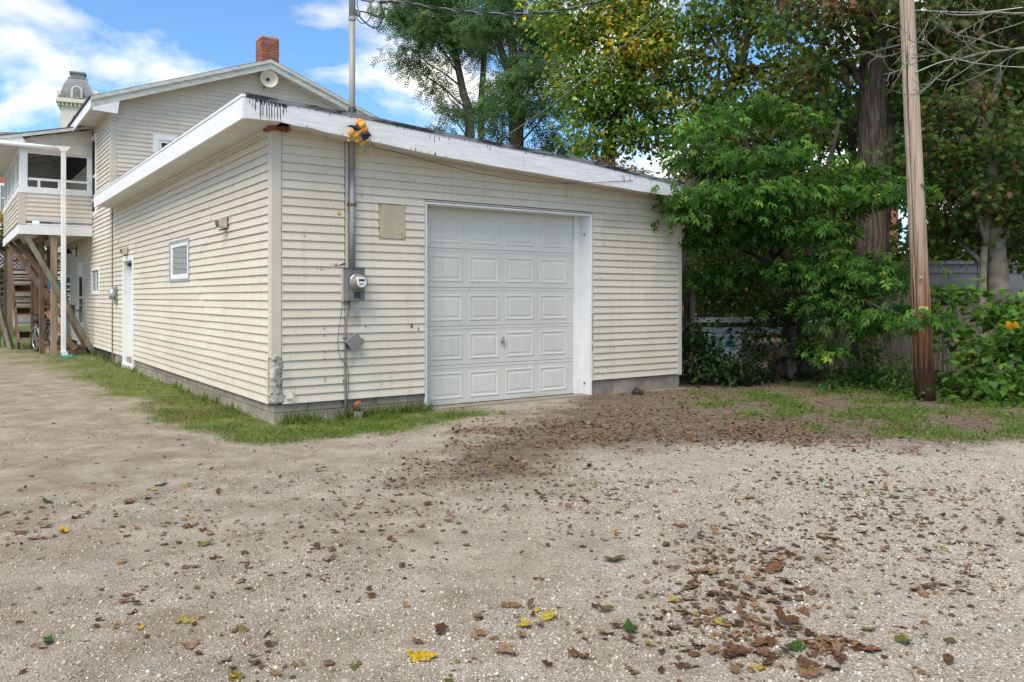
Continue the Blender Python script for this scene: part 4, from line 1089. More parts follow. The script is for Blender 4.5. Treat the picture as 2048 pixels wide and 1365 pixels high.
# stairs behind the porch props
ST = thing("wooden_staircase", "weathered wooden staircase with open treads and white lattice under the porch", "staircase", bl(0, 16.9, 0), TH)
for (x, y, h, m) in ((-1.40, 0, 2.62, "wood_post"), (-.50, 0, 2.62, "wood_brown"), (-1.42, 1.4, 2.62, "wood_grey"), (-1.65, .4, 1.6, "wood_grey"), (-.35, 1.5, 2.62, "wood_brown"), (-.72, .3, 2.62, "wood_brown")):
    MB().box(x - .055, x + .055, y - .055, y + .055, 0, h).build("post", m, ST)
o = MB().bar((-1.78, -.5, 1.55), (-1.42, -.8, 0), .11, .11).build("post", "wood_green", ST)
for x in (-1.28, -.42):
    MB().bar((x, -1.2, .1), (x, 1.7, 2.2), .05, .24).build("stringer", "wood_brown", ST)
for i in range(10):
    y = -1.05 + i * .28; z = .24 + i * .205
    MB().box(-1.25, -.45, y - .13, y + .13, z, z + .04).build("tread", "wood_post", ST)
    if i % 3 == 1: MB().box(-1.25, -.45, y + .10, y + .125, z - .17, z - .01).build("riser", "wood_brown", ST)
MB().box(-1.75, -.1, 1.6, 1.66, 2.2, 2.36).build("landing_beam", "wood_brown", ST)
MB().bar((-1.78, -.6, 2.12), (-1.78, 1.7, 2.12), .06, .2).build("landing_beam", "wood_green", ST)
mb = MB()
for k in range(7): mb.box(-1.72, -.08, 1.50, 1.52, 1.0 + k * .16, 1.05 + k * .16)
mb.build("back_slat", "wood_post", ST)
mb = MB()
for k in range(16):
    for s in (1, -1):
        x = -1.70 + k * .11
        mb.bar((x if s > 0 else x + .42, 1.45 + .008 * s, 2.15), (x + .42 if s > 0 else x, 1.45 + .008 * s, 2.58), .035, .006, (0, 1, 0))
o = mb.build("lattice", "white_paint", ST)
MB().box(-1.74, -.05, 1.43, 1.47, 2.58, 2.63).box(-1.74, -.05, 1.43, 1.47, 2.36, 2.40).box(-1.74, -.05, 1.43, 1.47, 2.10, 2.14).build("lattice_rail", "wood_brown", ST)
MB().box(-1.30, -.42, 2.0, 2.06, .5, 2.1).build("back_panel", "white_paint", ST)
t = bthing("storage_box", "small bright blue and teal box on a beam under the porch", "plastic box", -.66, 13.75, 1.52)
MB().box(-.14, .02, -.12, .12, 0, .20).build("box_body", "blue_plastic", t, bevel=.01)
MB().box(.025, .17, -.10, .10, 0, .19).build("second_half", "teal_plastic", t, bevel=.01)
MB().box(-.16, .2, -.14, .14, -.03, -.002).build("shelf_board", "wood_post", t)
t = bthing("door_step", "low brown timber step in front of the white house door", "step", -.42, 13.55, 0)
for k in range(3): MB().box(-.42, .36, -.55 + k * .36, -.22 + k * .36, .14, .18).build("plank", "wood_brown", t)
MB().box(-.40, .34, -.54, -.48, -.02, .14).build("riser", "wood_post", t)
MB().box(-.43, -.37, -.45, .55, -.02, .14).build("riser", "wood_post", t)
t = bthing("splash_block", "flat dark green splash block under the white downspout", "splash block", -.62, 12.1, 0.0)
MB().prism([(-.12, .0), (.12, .0), (.12, .05), (.09, .05), (.08, .02), (-.08, .02), (-.09, .05), (-.12, .05)], -.35, .12, "y").build("trough", "teal_plastic", t)

# bicycle under the porch
BK = thing("bicycle", "silver bicycle with rear rack and black helmet on the bars parked under the porch", "bicycle", bl(-.86, 14.15, .01), TH + math.radians(104))
wr = .29
def wheel(x, n):
    w = link("wheel", MB().lathe([(.02, -.04), (.02, .04)], "y", 10, (x, 0, wr)).mesh("wheel", "chrome"), BK)
    def ring(r, w_, m, nm):
        mb = MB(); k = 32
        for i in range(k):
            t = 2 * math.pi * i / k
            for j in range(6):
                u = 2 * math.pi * j / 6; rr = r + w_ * math.cos(u)
                mb.v.append((x + rr * math.cos(t), w_ * math.sin(u), wr + rr * math.sin(t)))
        for i in range(k):
            for j in range(6): mb.f.append((i * 6 + j, ((i + 1) % k) * 6 + j, ((i + 1) % k) * 6 + (j + 1) % 6, i * 6 + (j + 1) % 6))
        mb.build(nm, m, w, smooth=True)
    ring(wr - .02, .020, "black_rubber", "tyre"); ring(wr - .05, .012, "chrome", "rim")
    mb = MB()
    for i in range(18):
        t = 2 * math.pi * i / 18 + .1
        mb.tube([(x + .02 * math.cos(t), .02 * (-1) ** i, wr + .02 * math.sin(t)), (x + (wr - .05) * math.cos(t), 0, wr + (wr - .05) * math.sin(t))], .002, 4)
    mb.build("spokes", "chrome", w)
    mb = MB(); pts = [(x + (wr + .02) * math.cos(t), 0, wr + (wr + .02) * math.sin(t)) for t in np.linspace(.15, 2.9, 16)]
    for q in (-.022, 0, .022): mb.tube([(p[0], q, p[2] - abs(q) * .3) for p in pts], .012, 5)
    mb.build("fender", "chrome", w)
wheel(-.5, 0); wheel(.5, 1)
mb = MB()
bbk = (-.06, 0, wr); seat = (-.20, 0, .78); head = (.34, 0, .80); hd2 = (.38, 0, .68)
for a, b in ((bbk, seat), (seat, head), (bbk, hd2), (bbk, (-.5, 0, wr)), (seat, (-.5, 0, wr)), (head, hd2)): mb.tube([a, b], .016, 8)
mb.build("frame", "dark_steel", BK, smooth=True)
MB().tube([hd2, (.42, .05, .58), (.5, .05, wr)], .013, 8).tube([hd2, (.42, -.05, .58), (.5, -.05, wr)], .013, 8).build("fork", "chrome", BK)
MB().tube(smooth_pts([(.22, -.27, .92), (.33, -.2, .96), (.33, 0, .90), (.33, .2, .96), (.22, .27, .92)]), .011, 8).tube([head, (.33, 0, .90)], .012, 8).build("handlebar", "dark_steel", BK)
MB().tube([seat, (-.215, 0, .86)], .012, 8).build("seat_post", "chrome", BK)
MB().prism([(-.36, -.08), (-.30, -.09), (-.12, -.03), (-.06, 0), (-.12, .03), (-.30, .09), (-.36, .08)], .86, .91, "z").build("saddle", "wood_brown", BK, bevel=.012)
mb = MB()
for y in (-.06, 0, .06): mb.tube([(-.75, y, .64), (-.28, y, .64)], .006, 6)
for y in (-.06, .06): mb.tube([(-.7, y, .64), (-.5, y * .6, wr)], .006, 6); mb.tube([(-.5, y, .64), (-.5, y * .6, wr)], .006, 6)
mb.build("rear_rack", "chrome", BK)
MB().lathe([(.085, -.03), (.085, -.02)], "y", 20, (-.06, 0, wr)).bar((-.06, -.05, wr), (.08, -.05, wr - .10), .02, .015).bar((-.06, .05, wr), (-.2, .05, wr + .10), .02, .015).build("crank", "chrome", BK)
MB().lathe([(.0, .15), (.06, .14), (.11, .09), (.13, .02), (.125, -.03), (.10, -.04)], "z", 16, (.40, 0, .74)).build("helmet", "black_rubber", BK, smooth=True)

# ================================================================== VEGETATION TOOLS
# leaf shapes: (vertices as length, width, lift), faces
def shape(kind):
    if kind == "oval":
        return np.array([(0, 0, 0), (.42, .27, .05), (1, 0, -.10), (.42, -.27, .05)]), [(0, 3, 2), (0, 2, 1)]
    if kind == "leaflet":
        return np.array([(0, 0, 0), (.35, .20, .04), (1, 0, -.16), (.35, -.20, .04)]), [(0, 3, 2), (0, 2, 1)]
    if kind == "triangle":               # cottonwood
        return np.array([(0, 0, 0), (.22, .42, .05), (1, 0, -.12), (.22, -.42, .05)]), [(0, 3, 2), (0, 2, 1)]
    if kind == "frond":                  # a short length of locust frond: four pairs of leaflets on a rib
        v = []; f = []
        for i in range(4):
            x = .12 + i * .23
            for s in (1, -1):
                k = len(v); v += [(x, 0, -.03 * i), (x + .05, s * .14, .02 - .03 * i), (x + .17, s * .30, -.05 - .03 * i), (x + .15, s * .10, -.03 * i)]
                f.append((k, k + 1, k + 2, k + 3) if s > 0 else (k, k + 3, k + 2, k + 1))
        return np.array(v), f
    if kind == "spray":                  # box elder: five drooping leaflets on a stalk
        v = []; f = []
        for (x, y, ax, ay, L, W_) in ((.30, 0, .45, .85, .50, .105), (.32, 0, .45, -.85, .46, .10), (.55, 0, .62, .72, .50, .11), (.58, 0, .62, -.72, .52, .115), (.68, 0, 1, 0, .56, .13)):
            n = math.hypot(ax, ay); ax /= n; ay /= n; k = len(v)
            v += [(x, y, 0), (x + ax * L * .4 - ay * W_, y + ay * L * .4 + ax * W_, .02), (x + ax * L, y + ay * L, -.26), (x + ax * L * .4 + ay * W_, y + ay * L * .4 - ax * W_, .02)]
            f += [(k, k + 3, k + 2), (k, k + 2, k + 1)]
        return np.array(v), f
    if kind == "maple":
        r = [(0, .10), (-75, .55), (-52, .36), (-36, .82), (-16, .50), (0, 1.0), (16, .50), (36, .82), (52, .36), (75, .55)]
        v = [(.20, 0, .03)]
        for i, (a, q) in enumerate(r):
            if i == 0: v.append((0, 0, 0)); continue
            a = math.radians(a); v.append((.1 + .9 * q * math.cos(a), .75 * q * math.sin(a), -.12 * q * q))
        n = len(v); return np.array(v), [(0, i, i + 1) for i in range(1, n - 1)] + [(0, n - 1, 1)]
    if kind == "heart":
        pts = [(0.08, 0, 0), (-.06, .22, -.02), (.06, .44, -.05), (.34, .46, -.04), (.66, .28, -.04), (1, 0, -.14), (.66, -.28, -.04), (.34, -.46, -.04), (.06, -.44, -.05), (-.06, -.22, -.02)]
        v = [(.36, 0, .05)] + pts; n = len(v)
        return np.array(v), [(0, i, i + 1) for i in range(1, n - 1)] + [(0, n - 1, 1)]
    if kind == "blade":
        return np.array([(0, .05, 0), (0, -.05, 0), (.55, -.03, .0), (.55, .03, .0), (1, 0, -.16)]), [(0, 1, 2, 3), (3, 2, 4)]
    if kind == "curled":                 # dry, rolled-up leaf
        v = []; f = []
        for i, x in enumerate((0, .3, .65, 1)):
            w = (.16, .42, .40, .08)[i]
            for j, s in enumerate((-1, -.4, .4, 1)):
                v.append((x, s * w * (1 - .35 * abs(s)), .30 * w * s * s * 1.6 + .05 * math.sin(3 * x + s)))
        for i in range(3):
            for j in range(3): f.append((i * 4 + j, i * 4 + j + 1, i * 4 + j + 5, i * 4 + j + 4))
        return np.array(v), f
def dead_shape(seed):
    r_ = random.Random(seed); m = 15; lobes = r_.choice((3, 5, 5)); cu = r_.uniform(-.3, 1.1); fo_ = r_.uniform(-.3, .9); tw_ = r_.uniform(-.6, .6)
    def zf(x, y): return cu * (x - .45) ** 2 + fo_ * abs(y) * .8 + tw_ * (x - .5) * y * 2 + r_.uniform(-.07, .07)
    v = [(.45, 0, r_.uniform(.0, .10))]; rim = []
    for i in range(m):
        a = 2 * math.pi * i / m; q = .34 + .17 * abs(math.cos(lobes * a / 2)) * r_.uniform(.4, 1.6) - (.10 if i % 2 else 0) * r_.uniform(.2, 1.5)
        if r_.random() < .12: q *= .6
        rim.append((.5 + q * 1.1 * math.cos(a), q * .92 * math.sin(a) * (1 - .35 * abs(fo_))))
    for x, y in rim: v.append((.45 + (x - .45) * .55, y * .55, zf(.45 + (x - .45) * .55, y * .55)))
    for x, y in rim: v.append((x, y, zf(x, y)))
    f = [(0, 1 + i, 1 + (i + 1) % m) for i in range(m)] + [(1 + i, 1 + m + i, 1 + m + (i + 1) % m, 1 + (i + 1) % m) for i in range(m)]
    k = len(v); v += [(.03, .012, 0), (.03, -.012, 0), (-.32, .006, r_.uniform(0, .12))]; f.append((k, k + 1, k + 2))
    return np.array(v), f
SHP = {}
for k in range(8): SHP["dead%d" % k] = dead_shape(20 + k)
def flake(seed):
    r_ = random.Random(seed); n = 6
    v = [(.5 + .5 * r_.uniform(.6, 1.1) * math.cos(6.283 * i / n), .42 * r_.uniform(.5, 1.2) * math.sin(6.283 * i / n), r_.uniform(-.08, .12)) for i in range(n)] + [(.5, 0, .05)]
    return np.array(v), [(n, i, (i + 1) % n) for i in range(n)]
for k in range(3): SHP["flake%d" % k] = flake(k)
SHP.update({k: shape(k) for k in ("oval", "leaflet", "triangle", "frond", "spray", "maple", "heart", "blade", "curled")})

def leaves_mesh(name, kind, pos, direc, up, size, col, mat="leaf"):
    V_, F_ = SHP[kind]; n = len(pos); k = len(V_)
    d = direc / (np.linalg.norm(direc, axis=1, keepdims=True) + 1e-9)
    s = np.cross(up, d); s /= (np.linalg.norm(s, axis=1, keepdims=True) + 1e-9)
    w = np.cross(d, s)
    co = pos[:, None, :] + size[:, None, None] * (V_[None, :, 0:1] * d[:, None, :] + V_[None, :, 1:2] * s[:, None, :] + V_[None, :, 2:3] * w[:, None, :])
    me = bpy.data.meshes.new(name)
    me.vertices.add(n * k); me.vertices.foreach_set("co", co.astype(np.float32).ravel())
    lens = np.array([len(f) for f in F_]); flat = np.concatenate([np.array(f) for f in F_])
    li = (np.arange(n)[:, None] * k + flat[None, :]).ravel()
    me.loops.add(len(li)); me.loops.foreach_set("vertex_index", li.astype(np.int32))
    tot = np.tile(lens, n); st = np.concatenate([[0], np.cumsum(tot)[:-1]])
    me.polygons.add(len(tot)); me.polygons.foreach_set("loop_start", st.astype(np.int32)); me.polygons.foreach_set("loop_total", tot.astype(np.int32))
    me.update(calc_edges=True)
    a = me.attributes.new("leaf_col", "FLOAT_COLOR", "POINT")
    c = np.concatenate([np.repeat(col, k, axis=0), np.ones((n * k, 1))], 1)
    a.data.foreach_set("color", c.astype(np.float32).ravel())
    me.materials.append(M[mat])
    return me

PAL = {
    "locust": [((0.072, 0.166, 0.052), 5), ((0.101, 0.209, 0.065), 4), ((0.050, 0.122, 0.041), 3), ((0.158, 0.259, 0.079), 1)],
    "cotton": [((0.111, 0.233, 0.033), 5), ((0.158, 0.279, 0.042), 4), ((0.075, 0.177, 0.030), 3), ((0.316, 0.372, 0.047), 1.5), ((0.669, 0.576, 0.056), 0.35)],
    "elder": [((0.060, 0.169, 0.025), 5), ((0.094, 0.231, 0.035), 4), ((0.037, 0.112, 0.018), 3), ((0.213, 0.338, 0.050), .7)],
    "maple": [((0.051, 0.112, 0.027), 5), ((0.087, 0.170, 0.034), 4), ((0.137, 0.213, 0.043), 2)],
    "brown": [((.14, .085, .040), 4), ((.22, .135, .065), 3), ((.085, .056, .028), 3), ((.06, .09, .02), 3)],
    "dark": [((.050, .105, .020), 5), ((.075, .145, .026), 4), ((.034, .075, .016), 3), ((.16, .19, .03), 1)],
    "vine": [((0.082, 0.201, 0.032), 5), ((0.127, 0.275, 0.047), 4), ((0.057, 0.142, 0.027), 3), ((0.252, 0.356, 0.059), .9)],
    "weed": [((0.081, 0.197, 0.034), 5), ((0.124, 0.262, 0.049), 4), ((0.053, 0.131, 0.026), 3)],
    "grass": [((0.108, 0.196, 0.028), 5), ((0.145, 0.240, 0.037), 4), ((0.069, 0.145, 0.023), 3), ((0.240, 0.240, 0.069), 1.2)],
    "litter": [((.17, .105, .062), 4), ((.24, .155, .095), 4), ((.115, .068, .042), 3), ((.33, .235, .15), 2), ((.26, .22, .07), .4)],
}
def pick(pal, n, jit=.16, rng=RNG):
    if isinstance(pal, str): pal = PAL[pal]
    c = np.array([p[0] for p in pal]); w = np.array([p[1] for p in pal], float); w /= w.sum()
    o = c[rng.choice(len(c), n, p=w)]
    return np.clip(o * rng.normal(1, jit, (n, 1)) * rng.normal(1, .06, (n, 3)), .004, .8)

def clumps_in(ell, m, rng=RNG):
    """sub-clump centres in an ellipsoid (c, r), biased outwards"""
    c, r = ell
    d = rng.normal(size=(m, 3)); d /= np.linalg.norm(d, axis=1, keepdims=True)
    q = rng.random(m) ** .45
    return np.array(c)[None] + d * q[:, None] * np.array(r)[None]

DENS = 2.3
def crown(ells, per, sub, leaves, kind, size, pal, spread=.32, droop=.35, flat=.55, mat="leaf", clump_pals=None, rng=RNG):
    """ells: [(centre, radii, weight)] -> arrays for leaves_mesh, list of sub-clump centres"""
    P = []; D = []; Cc = []; subs = []
    for c, r, w in ells:
        m = max(3, int(sub * w * DENS))
        cs = clumps_in((c, r), m, rng)
        for sc in cs:
            n = max(3, int(leaves * rng.uniform(.6, 1.4)))
            sp = spread * rng.uniform(.7, 1.3)
            p = sc + np.clip(rng.normal(size=(n, 3)), -1.9, 1.9) * np.array([sp, sp, sp * flat])
            out = p - sc; out[:, 2] *= .3
            d = out / (np.linalg.norm(out, axis=1, keepdims=True) + 1e-6) + rng.normal(size=(n, 3)) * .55
            d[:, 2] -= droop + rng.random(n) * droop
            pl = pal if clump_pals is None else clump_pals(rng, sc)
            P.append(p); D.append(d); Cc.append(pick(pl, n, rng=rng) * rng.uniform(.62, 1.35)); subs.append((sc, c))
    P = np.concatenate(P); D = np.concatenate(D); Cc = np.concatenate(Cc); n = len(P)
    up = rng.normal(size=(n, 3)) * .55 + np.array([0, 0, 1.0])
    sz = size * rng.uniform(.65, 1.3, n)
    return P, D, up, sz, Cc, subs
def path_pt(path, z):
    """point on trunk path nearest below height z"""
    best = path[0]
    for p, q in zip(path[:-1], path[1:]):
        if p[2] <= z <= q[2]:
            t = (z - p[2]) / (q[2] - p[2] + 1e-6); return p.lerp(q, t)
        if q[2] <= z: best = q
    return best
def limb(mb, a, b, r0, r1, n=6, wob=.12, seg=5):
    a, b = Vector(a), Vector(b); L = (b - a).length; pts = []
    for i in range(seg + 1):
        t = i / seg
        w = wob * L * math.sin(math.pi * t)
        pts.append(a.lerp(b, t) + Vector((R.uniform(-1, 1), R.uniform(-1, 1), R.uniform(-.3, .9))) * w * .35)
    mb.tube(pts, [r0 + (r1 - r0) * i / seg for i in range(seg + 1)], n)
    return pts
def tree(name, label, cat, stems, ells, bark, kind, size, pal, sub, leaves, spread, limb_r=.06, group=None, droop=.35, flat=.55, clump_pals=None, twigs=True, mat="leaf", smooth=True, part_leaves=0, wobble=0.0, dens=2.3):
    global DENS
    DENS = dens
    """stems: list of [(Vector, radius), ...]"""
    base = stems[0][0][0]
    t = thing(name, label, cat, (base.x, base.y, 0), 0, group)
    inv = Vector((-base.x, -base.y, 0))
    for st in stems:
        pts = smooth_pts([p + inv for p, r in st], 5)
        rs = np.interp(np.linspace(0, 1, len(pts)), np.linspace(0, 1, len(st)), [r for p, r in st])
        mb = MB(); mb.tube(pts, list(rs), 14)
        if wobble:
            mb.v = [tuple(Vector(v) + Vector((R.uniform(-1, 1), R.uniform(-1, 1), 0)) * wobble) for v in mb.v]
        mb.build("trunk", bark, t, smooth=smooth)
    P, D, up, sz, Cc, subs = crown(ells, None, sub, leaves, kind, size, pal, spread, droop, flat, clump_pals=clump_pals)
    # limbs: trunk -> ellipsoid centre -> sub-clumps
    lm = MB(); tw = MB(); done = {}
    for sc, c in subs:
        key = tuple(c)
        if key not in done:
            best = None
            for st in stems:
                path = [p for p, r in st]
                q = path_pt(path, c[2] - .8 * min(1.5, (Vector(c) - path[0]).length * .3))
                dd = (q - Vector(c)).length
                if best is None or dd < best[0]: best = (dd, q)
            q = best[1]
            if c[2] > 0.2: limb(lm, q + inv, Vector(c) + inv, limb_r, limb_r * .4, 7)
            done[key] = 1
        if twigs: limb(tw, Vector(c) + inv, Vector(sc) + inv, limb_r * .22, limb_r * .08, 4, .15, 3)
    lm.f += [tuple(i + len(lm.v) for i in f) for f in tw.f]; lm.v += tw.v
    if lm.v: 
        o = lm.build("limbs", bark, t, smooth=True)
    P = P + np.array(inv)[None]
    if part_leaves:
        camp = np.array([0, 0, CAMH]) + np.array(inv)
        dist = np.linalg.norm(P - camp, axis=1)
        idx = np.argsort(dist)
        sel = idx[:part_leaves * 3][::3]
        keep = np.ones(len(P), bool); keep[sel] = False
        protos = {}
        for j, i in enumerate(sel):
            g = j % 12
            if g not in protos:
                protos[g] = leaves_mesh("leaf", kind, np.zeros((1, 3)), np.array([[1, 0, 0.]]), np.array([[0, 0, 1.]]), np.ones(1), pick(pal, 1), mat)
            o = link("leaf", protos[g], t)
            x = Vector(D[i]).normalized(); y = Vector(up[i]).cross(x).normalized(); zv = x.cross(y)
            mat_ = Matrix((x, y, zv)).transposed().to_4x4(); mat_.translation = Vector(P[i])
            o.matrix_basis = mat_ @ Matrix.Scale(float(sz[i]), 4)
        P, D, up, sz, Cc = P[keep], D[keep], up[keep], sz[keep], Cc[keep]
    o = link("crown", leaves_mesh("crown", kind, P, D, up, sz, Cc, mat), t)
    o["kind"] = "stuff"
    return t
def E_(px, py, Y, rx, ry, rY=1.0, w=None):
    """crown lobe given where it shows in the photograph and how far away it stands"""
    k = Y / FPX
    return (tuple(at(px, py, Y)), (rx * k, rY, ry * k), w if w is not None else rx * ry / 3600.0)
def stem(Y, pts):
    return [(at(px, py, Y + dy), r) for px, py, dy, r in pts]
def gstem(Y, px, pts):
    g = at(px, 595, Y); g.z = -.1
    return [(g, pts[0][3] * 1.15)] + stem(Y, pts)

# ================================================================== TREES
tree("locust_tree", "feathery green locust tree with twin stems, leftmost of the trees behind the garage", "tree",
     [gstem(24, 945, [(940, 270, 0, .14), (925, 180, 0, .115), (908, 90, 0, .09), (897, 0, 0, .07), (890, -120, 0, .05)]),
      gstem(24.3, 968, [(962, 270, 0, .10), (966, 150, 0, .09), (975, 40, 0, .07), (985, -60, 0, .04)])],
     [E_(820, 30, 24, 55, 45, 1.2), E_(880, 20, 24, 60, 50, 1.3), E_(820, 95, 24, 40, 38, .9), E_(900, 90, 24, 55, 40, 1.2), E_(855, 60, 23.5, 55, 40, 1),
      E_(880, 165, 24, 34, 25, .8), E_(872, 255, 24, 30, 16, .7), E_(905, 215, 23.7, 30, 18, .7), E_(955, 60, 24, 50, 60, 1), E_(985, 190, 24.3, 34, 40, .9), E_(830, 135, 24, 16, 20, .5), E_(955, 230, 24.5, 34, 28, .6),
      E_(850, -40, 24, 90, 50, 1.5), E_(960, -50, 24, 70, 50, 1.5), E_(772, 18, 24, 26, 20, .6)],
     "bark_brown", "frond", .28, "locust", 18, 26, .24, .032, droop=.55, dens=1.75)
tree("locust_tree", "darker locust tree with one thick straight trunk, second of the trees behind the garage", "tree",
     [gstem(21, 1035, [(1034, 290, 0, .18), (1030, 200, 0, .15), (1026, 100, 0, .12), (1012, 0, 0, .09), (1005, -100, 0, .08)]),
      gstem(21, 1040, [(1026, 200, 0, .14), (1005, 110, 0, .10), (985, 50, 0, .06)])],
     [E_(1000, 30, 21, 50, 40, 1.2), E_(1060, 50, 21, 50, 45, 1.1), E_(970, 55, 20.7, 40, 30, .9), E_(1050, 150, 20.5, 50, 38, 1), E_(1085, 130, 20.7, 50, 40, 1), E_(1010, 180, 20.6, 36, 26, .9), E_(1050, 220, 20.5, 50, 30, .9),
      E_(990, 250, 21, 36, 26, .8), E_(1120, 200, 20.8, 35, 30, .9), E_(1110, 270, 21, 44, 20, .8), E_(1150, 290, 20.5, 40, 22, .8), E_(1010, -50, 21, 90, 50, 1.5), E_(1105, 60, 21, 45, 60, 1)],
     "bark_brown", "frond", .28, "locust", 18, 26, .24, .032, droop=.5, dens=1.75)
def yellow_spot(rng, sc):
    c = at(1250, 95, 17.5)
    near = abs(sc[0] - c.x) < .55 and abs(sc[2] - c.z) < 1.0
    if near and rng.random() < .33: return [((.46, .36, .025), 3), ((.52, .40, .04), 2), ((.10, .15, .02), 1)]
    return "cotton"
tree("cottonwood_tree", "tall leaning cottonwood with yellowing leaves over the right half of the garage roof", "tree",
     [gstem(17.5, 1205, [(1218, 300, 0, .15), (1240, 230, 0, .14), (1258, 150, 0, .12), (1250, 80, 0, .10), (1232, 10, 0, .08), (1225, -90, 0, .05)]),
      stem(17.5, [(1250, 195, 0, .08), (1290, 120, 0, .06), (1310, 40, 0, .04), (1320, -60, 0, .02)])],
     [E_(1200, 40, 17.5, 60, 50, 1.1), E_(1270, 30, 17.5, 60, 50, 1.1), E_(1150, 70, 17.5, 50, 50, 1), E_(1240, 110, 17, 60, 50, 1), E_(1160, 150, 17.2, 50, 50, 1), E_(1310, 130, 17.5, 50, 50, 1), E_(1230, 200, 17, 60, 44, 1),
      E_(1300, 210, 17.4, 50, 44, 1), E_(1180, 230, 17.3, 44, 40, .9), E_(1330, 60, 17.6, 50, 50, 1), E_(1270, 270, 17, 60, 34, .9), E_(1190, 290, 17, 46, 26, .8), E_(1350, 270, 17.4, 40, 34, .9), E_(1110, 20, 17.5, 46, 40, 1), E_(1240, -60, 17.5, 110, 55, 1.4), E_(1370, 160, 17.8, 34, 50, .8)],
     "bark_dark", "triangle", .11, "cotton", 15, 34, .27, .05, droop=.5, clump_pals=yellow_spot, dens=2.6)
tree("cottonwood_tree", "sparse cottonwood with a dark curving limb and blue sky showing through its leaves", "tree",
     [gstem(16.5, 1330, [(1395, 290, 0, .12), (1430, 235, 0, .11), (1465, 170, 0, .10), (1488, 110, 0, .085), (1492, 60, 0, .07), (1505, -20, 0, .05)]),
      stem(16.5, [(1488, 135, 0, .05), (1560, 132, 0, .035), (1640, 120, 0, .02)])],
     [E_(1400, 40, 16.5, 46, 46, .9, .55), E_(1470, 30, 16.5, 46, 46, .9, .7), E_(1540, 60, 16.5, 50, 46, .9, .6), E_(1380, 110, 16.5, 40, 40, .8, .35), E_(1440, 120, 16.5, 40, 44, .8, .3), E_(1550, 150, 16.5, 46, 36, .8, .4), E_(1620, 130, 16.5, 46, 40, .8, .5),
      E_(1420, 200, 16.5, 40, 40, .8, .5), E_(1510, 210, 16.5, 50, 36, .8, .7), E_(1590, 210, 16.4, 50, 40, .8, .9), E_(1450, 270, 16.3, 44, 30, .8, .8), E_(1450, -50, 16.5, 110, 50, 1.2, 1.2), E_(1560, -30, 16.5, 80, 50, 1.2, 1), E_(1500, 160, 16.5, 50, 60, .8, .3)],
     "bark_dark", "triangle", .115, [((.095, .180, .026), 5), ((.13, .21, .032), 4), ((.065, .13, .022), 3), ((.19, .19, .025), 1.5), ((.32, .22, .03), .6)], 17, 30, .26, .045, droop=.5, dens=1.75)
tree("box_elder_tree", "bright green box elder with drooping leaves hanging over the right garage corner", "tree",
     [gstem(13.6, 1580, [(1578, 640, 0, .10), (1570, 520, -.2, .09), (1540, 400, -.4, .075), (1500, 310, -.4, .06), (1470, 240, -.4, .04)]),
      gstem(13.6, 1600, [(1610, 560, 0, .08), (1630, 420, -.2, .06), (1660, 320, -.3, .04), (1680, 240, -.3, .025)]),
      stem(13.4, [(1575, 560, 0, .06), (1500, 430, -.6, .05), (1420, 350, -1, .03)])],
     [E_(1410, 255, 12.8, 60, 30, .7, .8), E_(1500, 220, 13, 56, 24, .7, .45), E_(1590, 225, 12.9, 50, 26, .7, .35), E_(1405, 318, 12.5, 46, 24, .5, .7), E_(1470, 325, 12.2, 62, 24, .6, .85), E_(1550, 315, 12.4, 56, 22, .6, .5),
      E_(1388, 395, 11.5, 30, 26, .4, .6), E_(1358, 430, 11.35, 14, 18, .25, .16), E_(1430, 400, 11.8, 60, 30, .6, 1.1), E_(1510, 390, 11.9, 66, 34, .7, 1.2), E_(1610, 385, 12.1, 56, 20, .6, .55), E_(1690, 340, 12.1, 50, 30, .7, .6), E_(1720, 395, 11.7, 54, 22, .5, .7), E_(1790, 380, 11.2, 26, 14, .35, .3),
      E_(1430, 470, 12.4, 50, 20, .5, .5), E_(1530, 460, 12.2, 56, 20, .5, .6), E_(1620, 450, 11.9, 56, 34, .6, 1.0), E_(1570, 535, 12.2, 46, 16, .5, .45), E_(1480, 540, 12.8, 40, 14, .4, .25), E_(1650, 540, 11.9, 44, 30, .5, .6), E_(1720, 530, 11.6, 44, 26, .5, .75), E_(1770, 560, 11.3, 34, 24, .4, .4), E_(1690, 590, 11.5, 44, 22, .4, .6), E_(1755, 625, 11.1, 36, 14, .3, .45), E_(1815, 632, 10.25, 22, 7, .12, .18), E_(1700, 650, 11.5, 24, 16, .3, .28), E_(1655, 690, 11.6, 20, 14, .3, .22), E_(1590, 610, 12.6, 30, 12, .4, .2), E_(1400, 560, 12.9, 30, 20, .4, .25)],
     "bark_dark", "spray", .165, "elder", 16, 16, .19, .032, droop=.6, flat=.34, part_leaves=280, dens=1.5)
tree("shaggy_tree", "big old tree with a thick shaggy bark trunk standing behind the box elder", "tree",
     [[(at(1745, 745, 13.8), .33), (at(1745, 640, 13.8), .28), (at(1742, 480, 13.8), .25), (at(1745, 300, 13.8), .235), (at(1746, 150, 13.8), .225), (at(1745, 20, 13.8), .22), (at(1740, -150, 13.8), .18), (at(1735, -420, 13.8), .10)],
      [(at(1765, 520, 13.9), .10), (at(1775, 300, 13.9), .10), (at(1785, 100, 13.9), .09), (at(1800, -100, 13.9), .06)]],
     [E_(1600, 40, 14, 60, 44, .9, .8), E_(1680, 60, 13.5, 56, 50, .9, .8), E_(1650, 140, 14, 50, 40, .8, .6), E_(1740, 30, 13.2, 50, 34, .7, .6), E_(1700, -60, 13.8, 150, 60, 1.6, 2), E_(1670, 220, 14.2, 46, 34, .7, .5), E_(1800, 120, 14.3, 40, 50, .6, .4)],
     "bark_shaggy", "maple", .13, "maple", 13, 20, .28, .06, droop=.6, clump_pals=lambda rng, sc: "brown" if rng.random() < .20 else "maple", wobble=.012, dens=2.6)
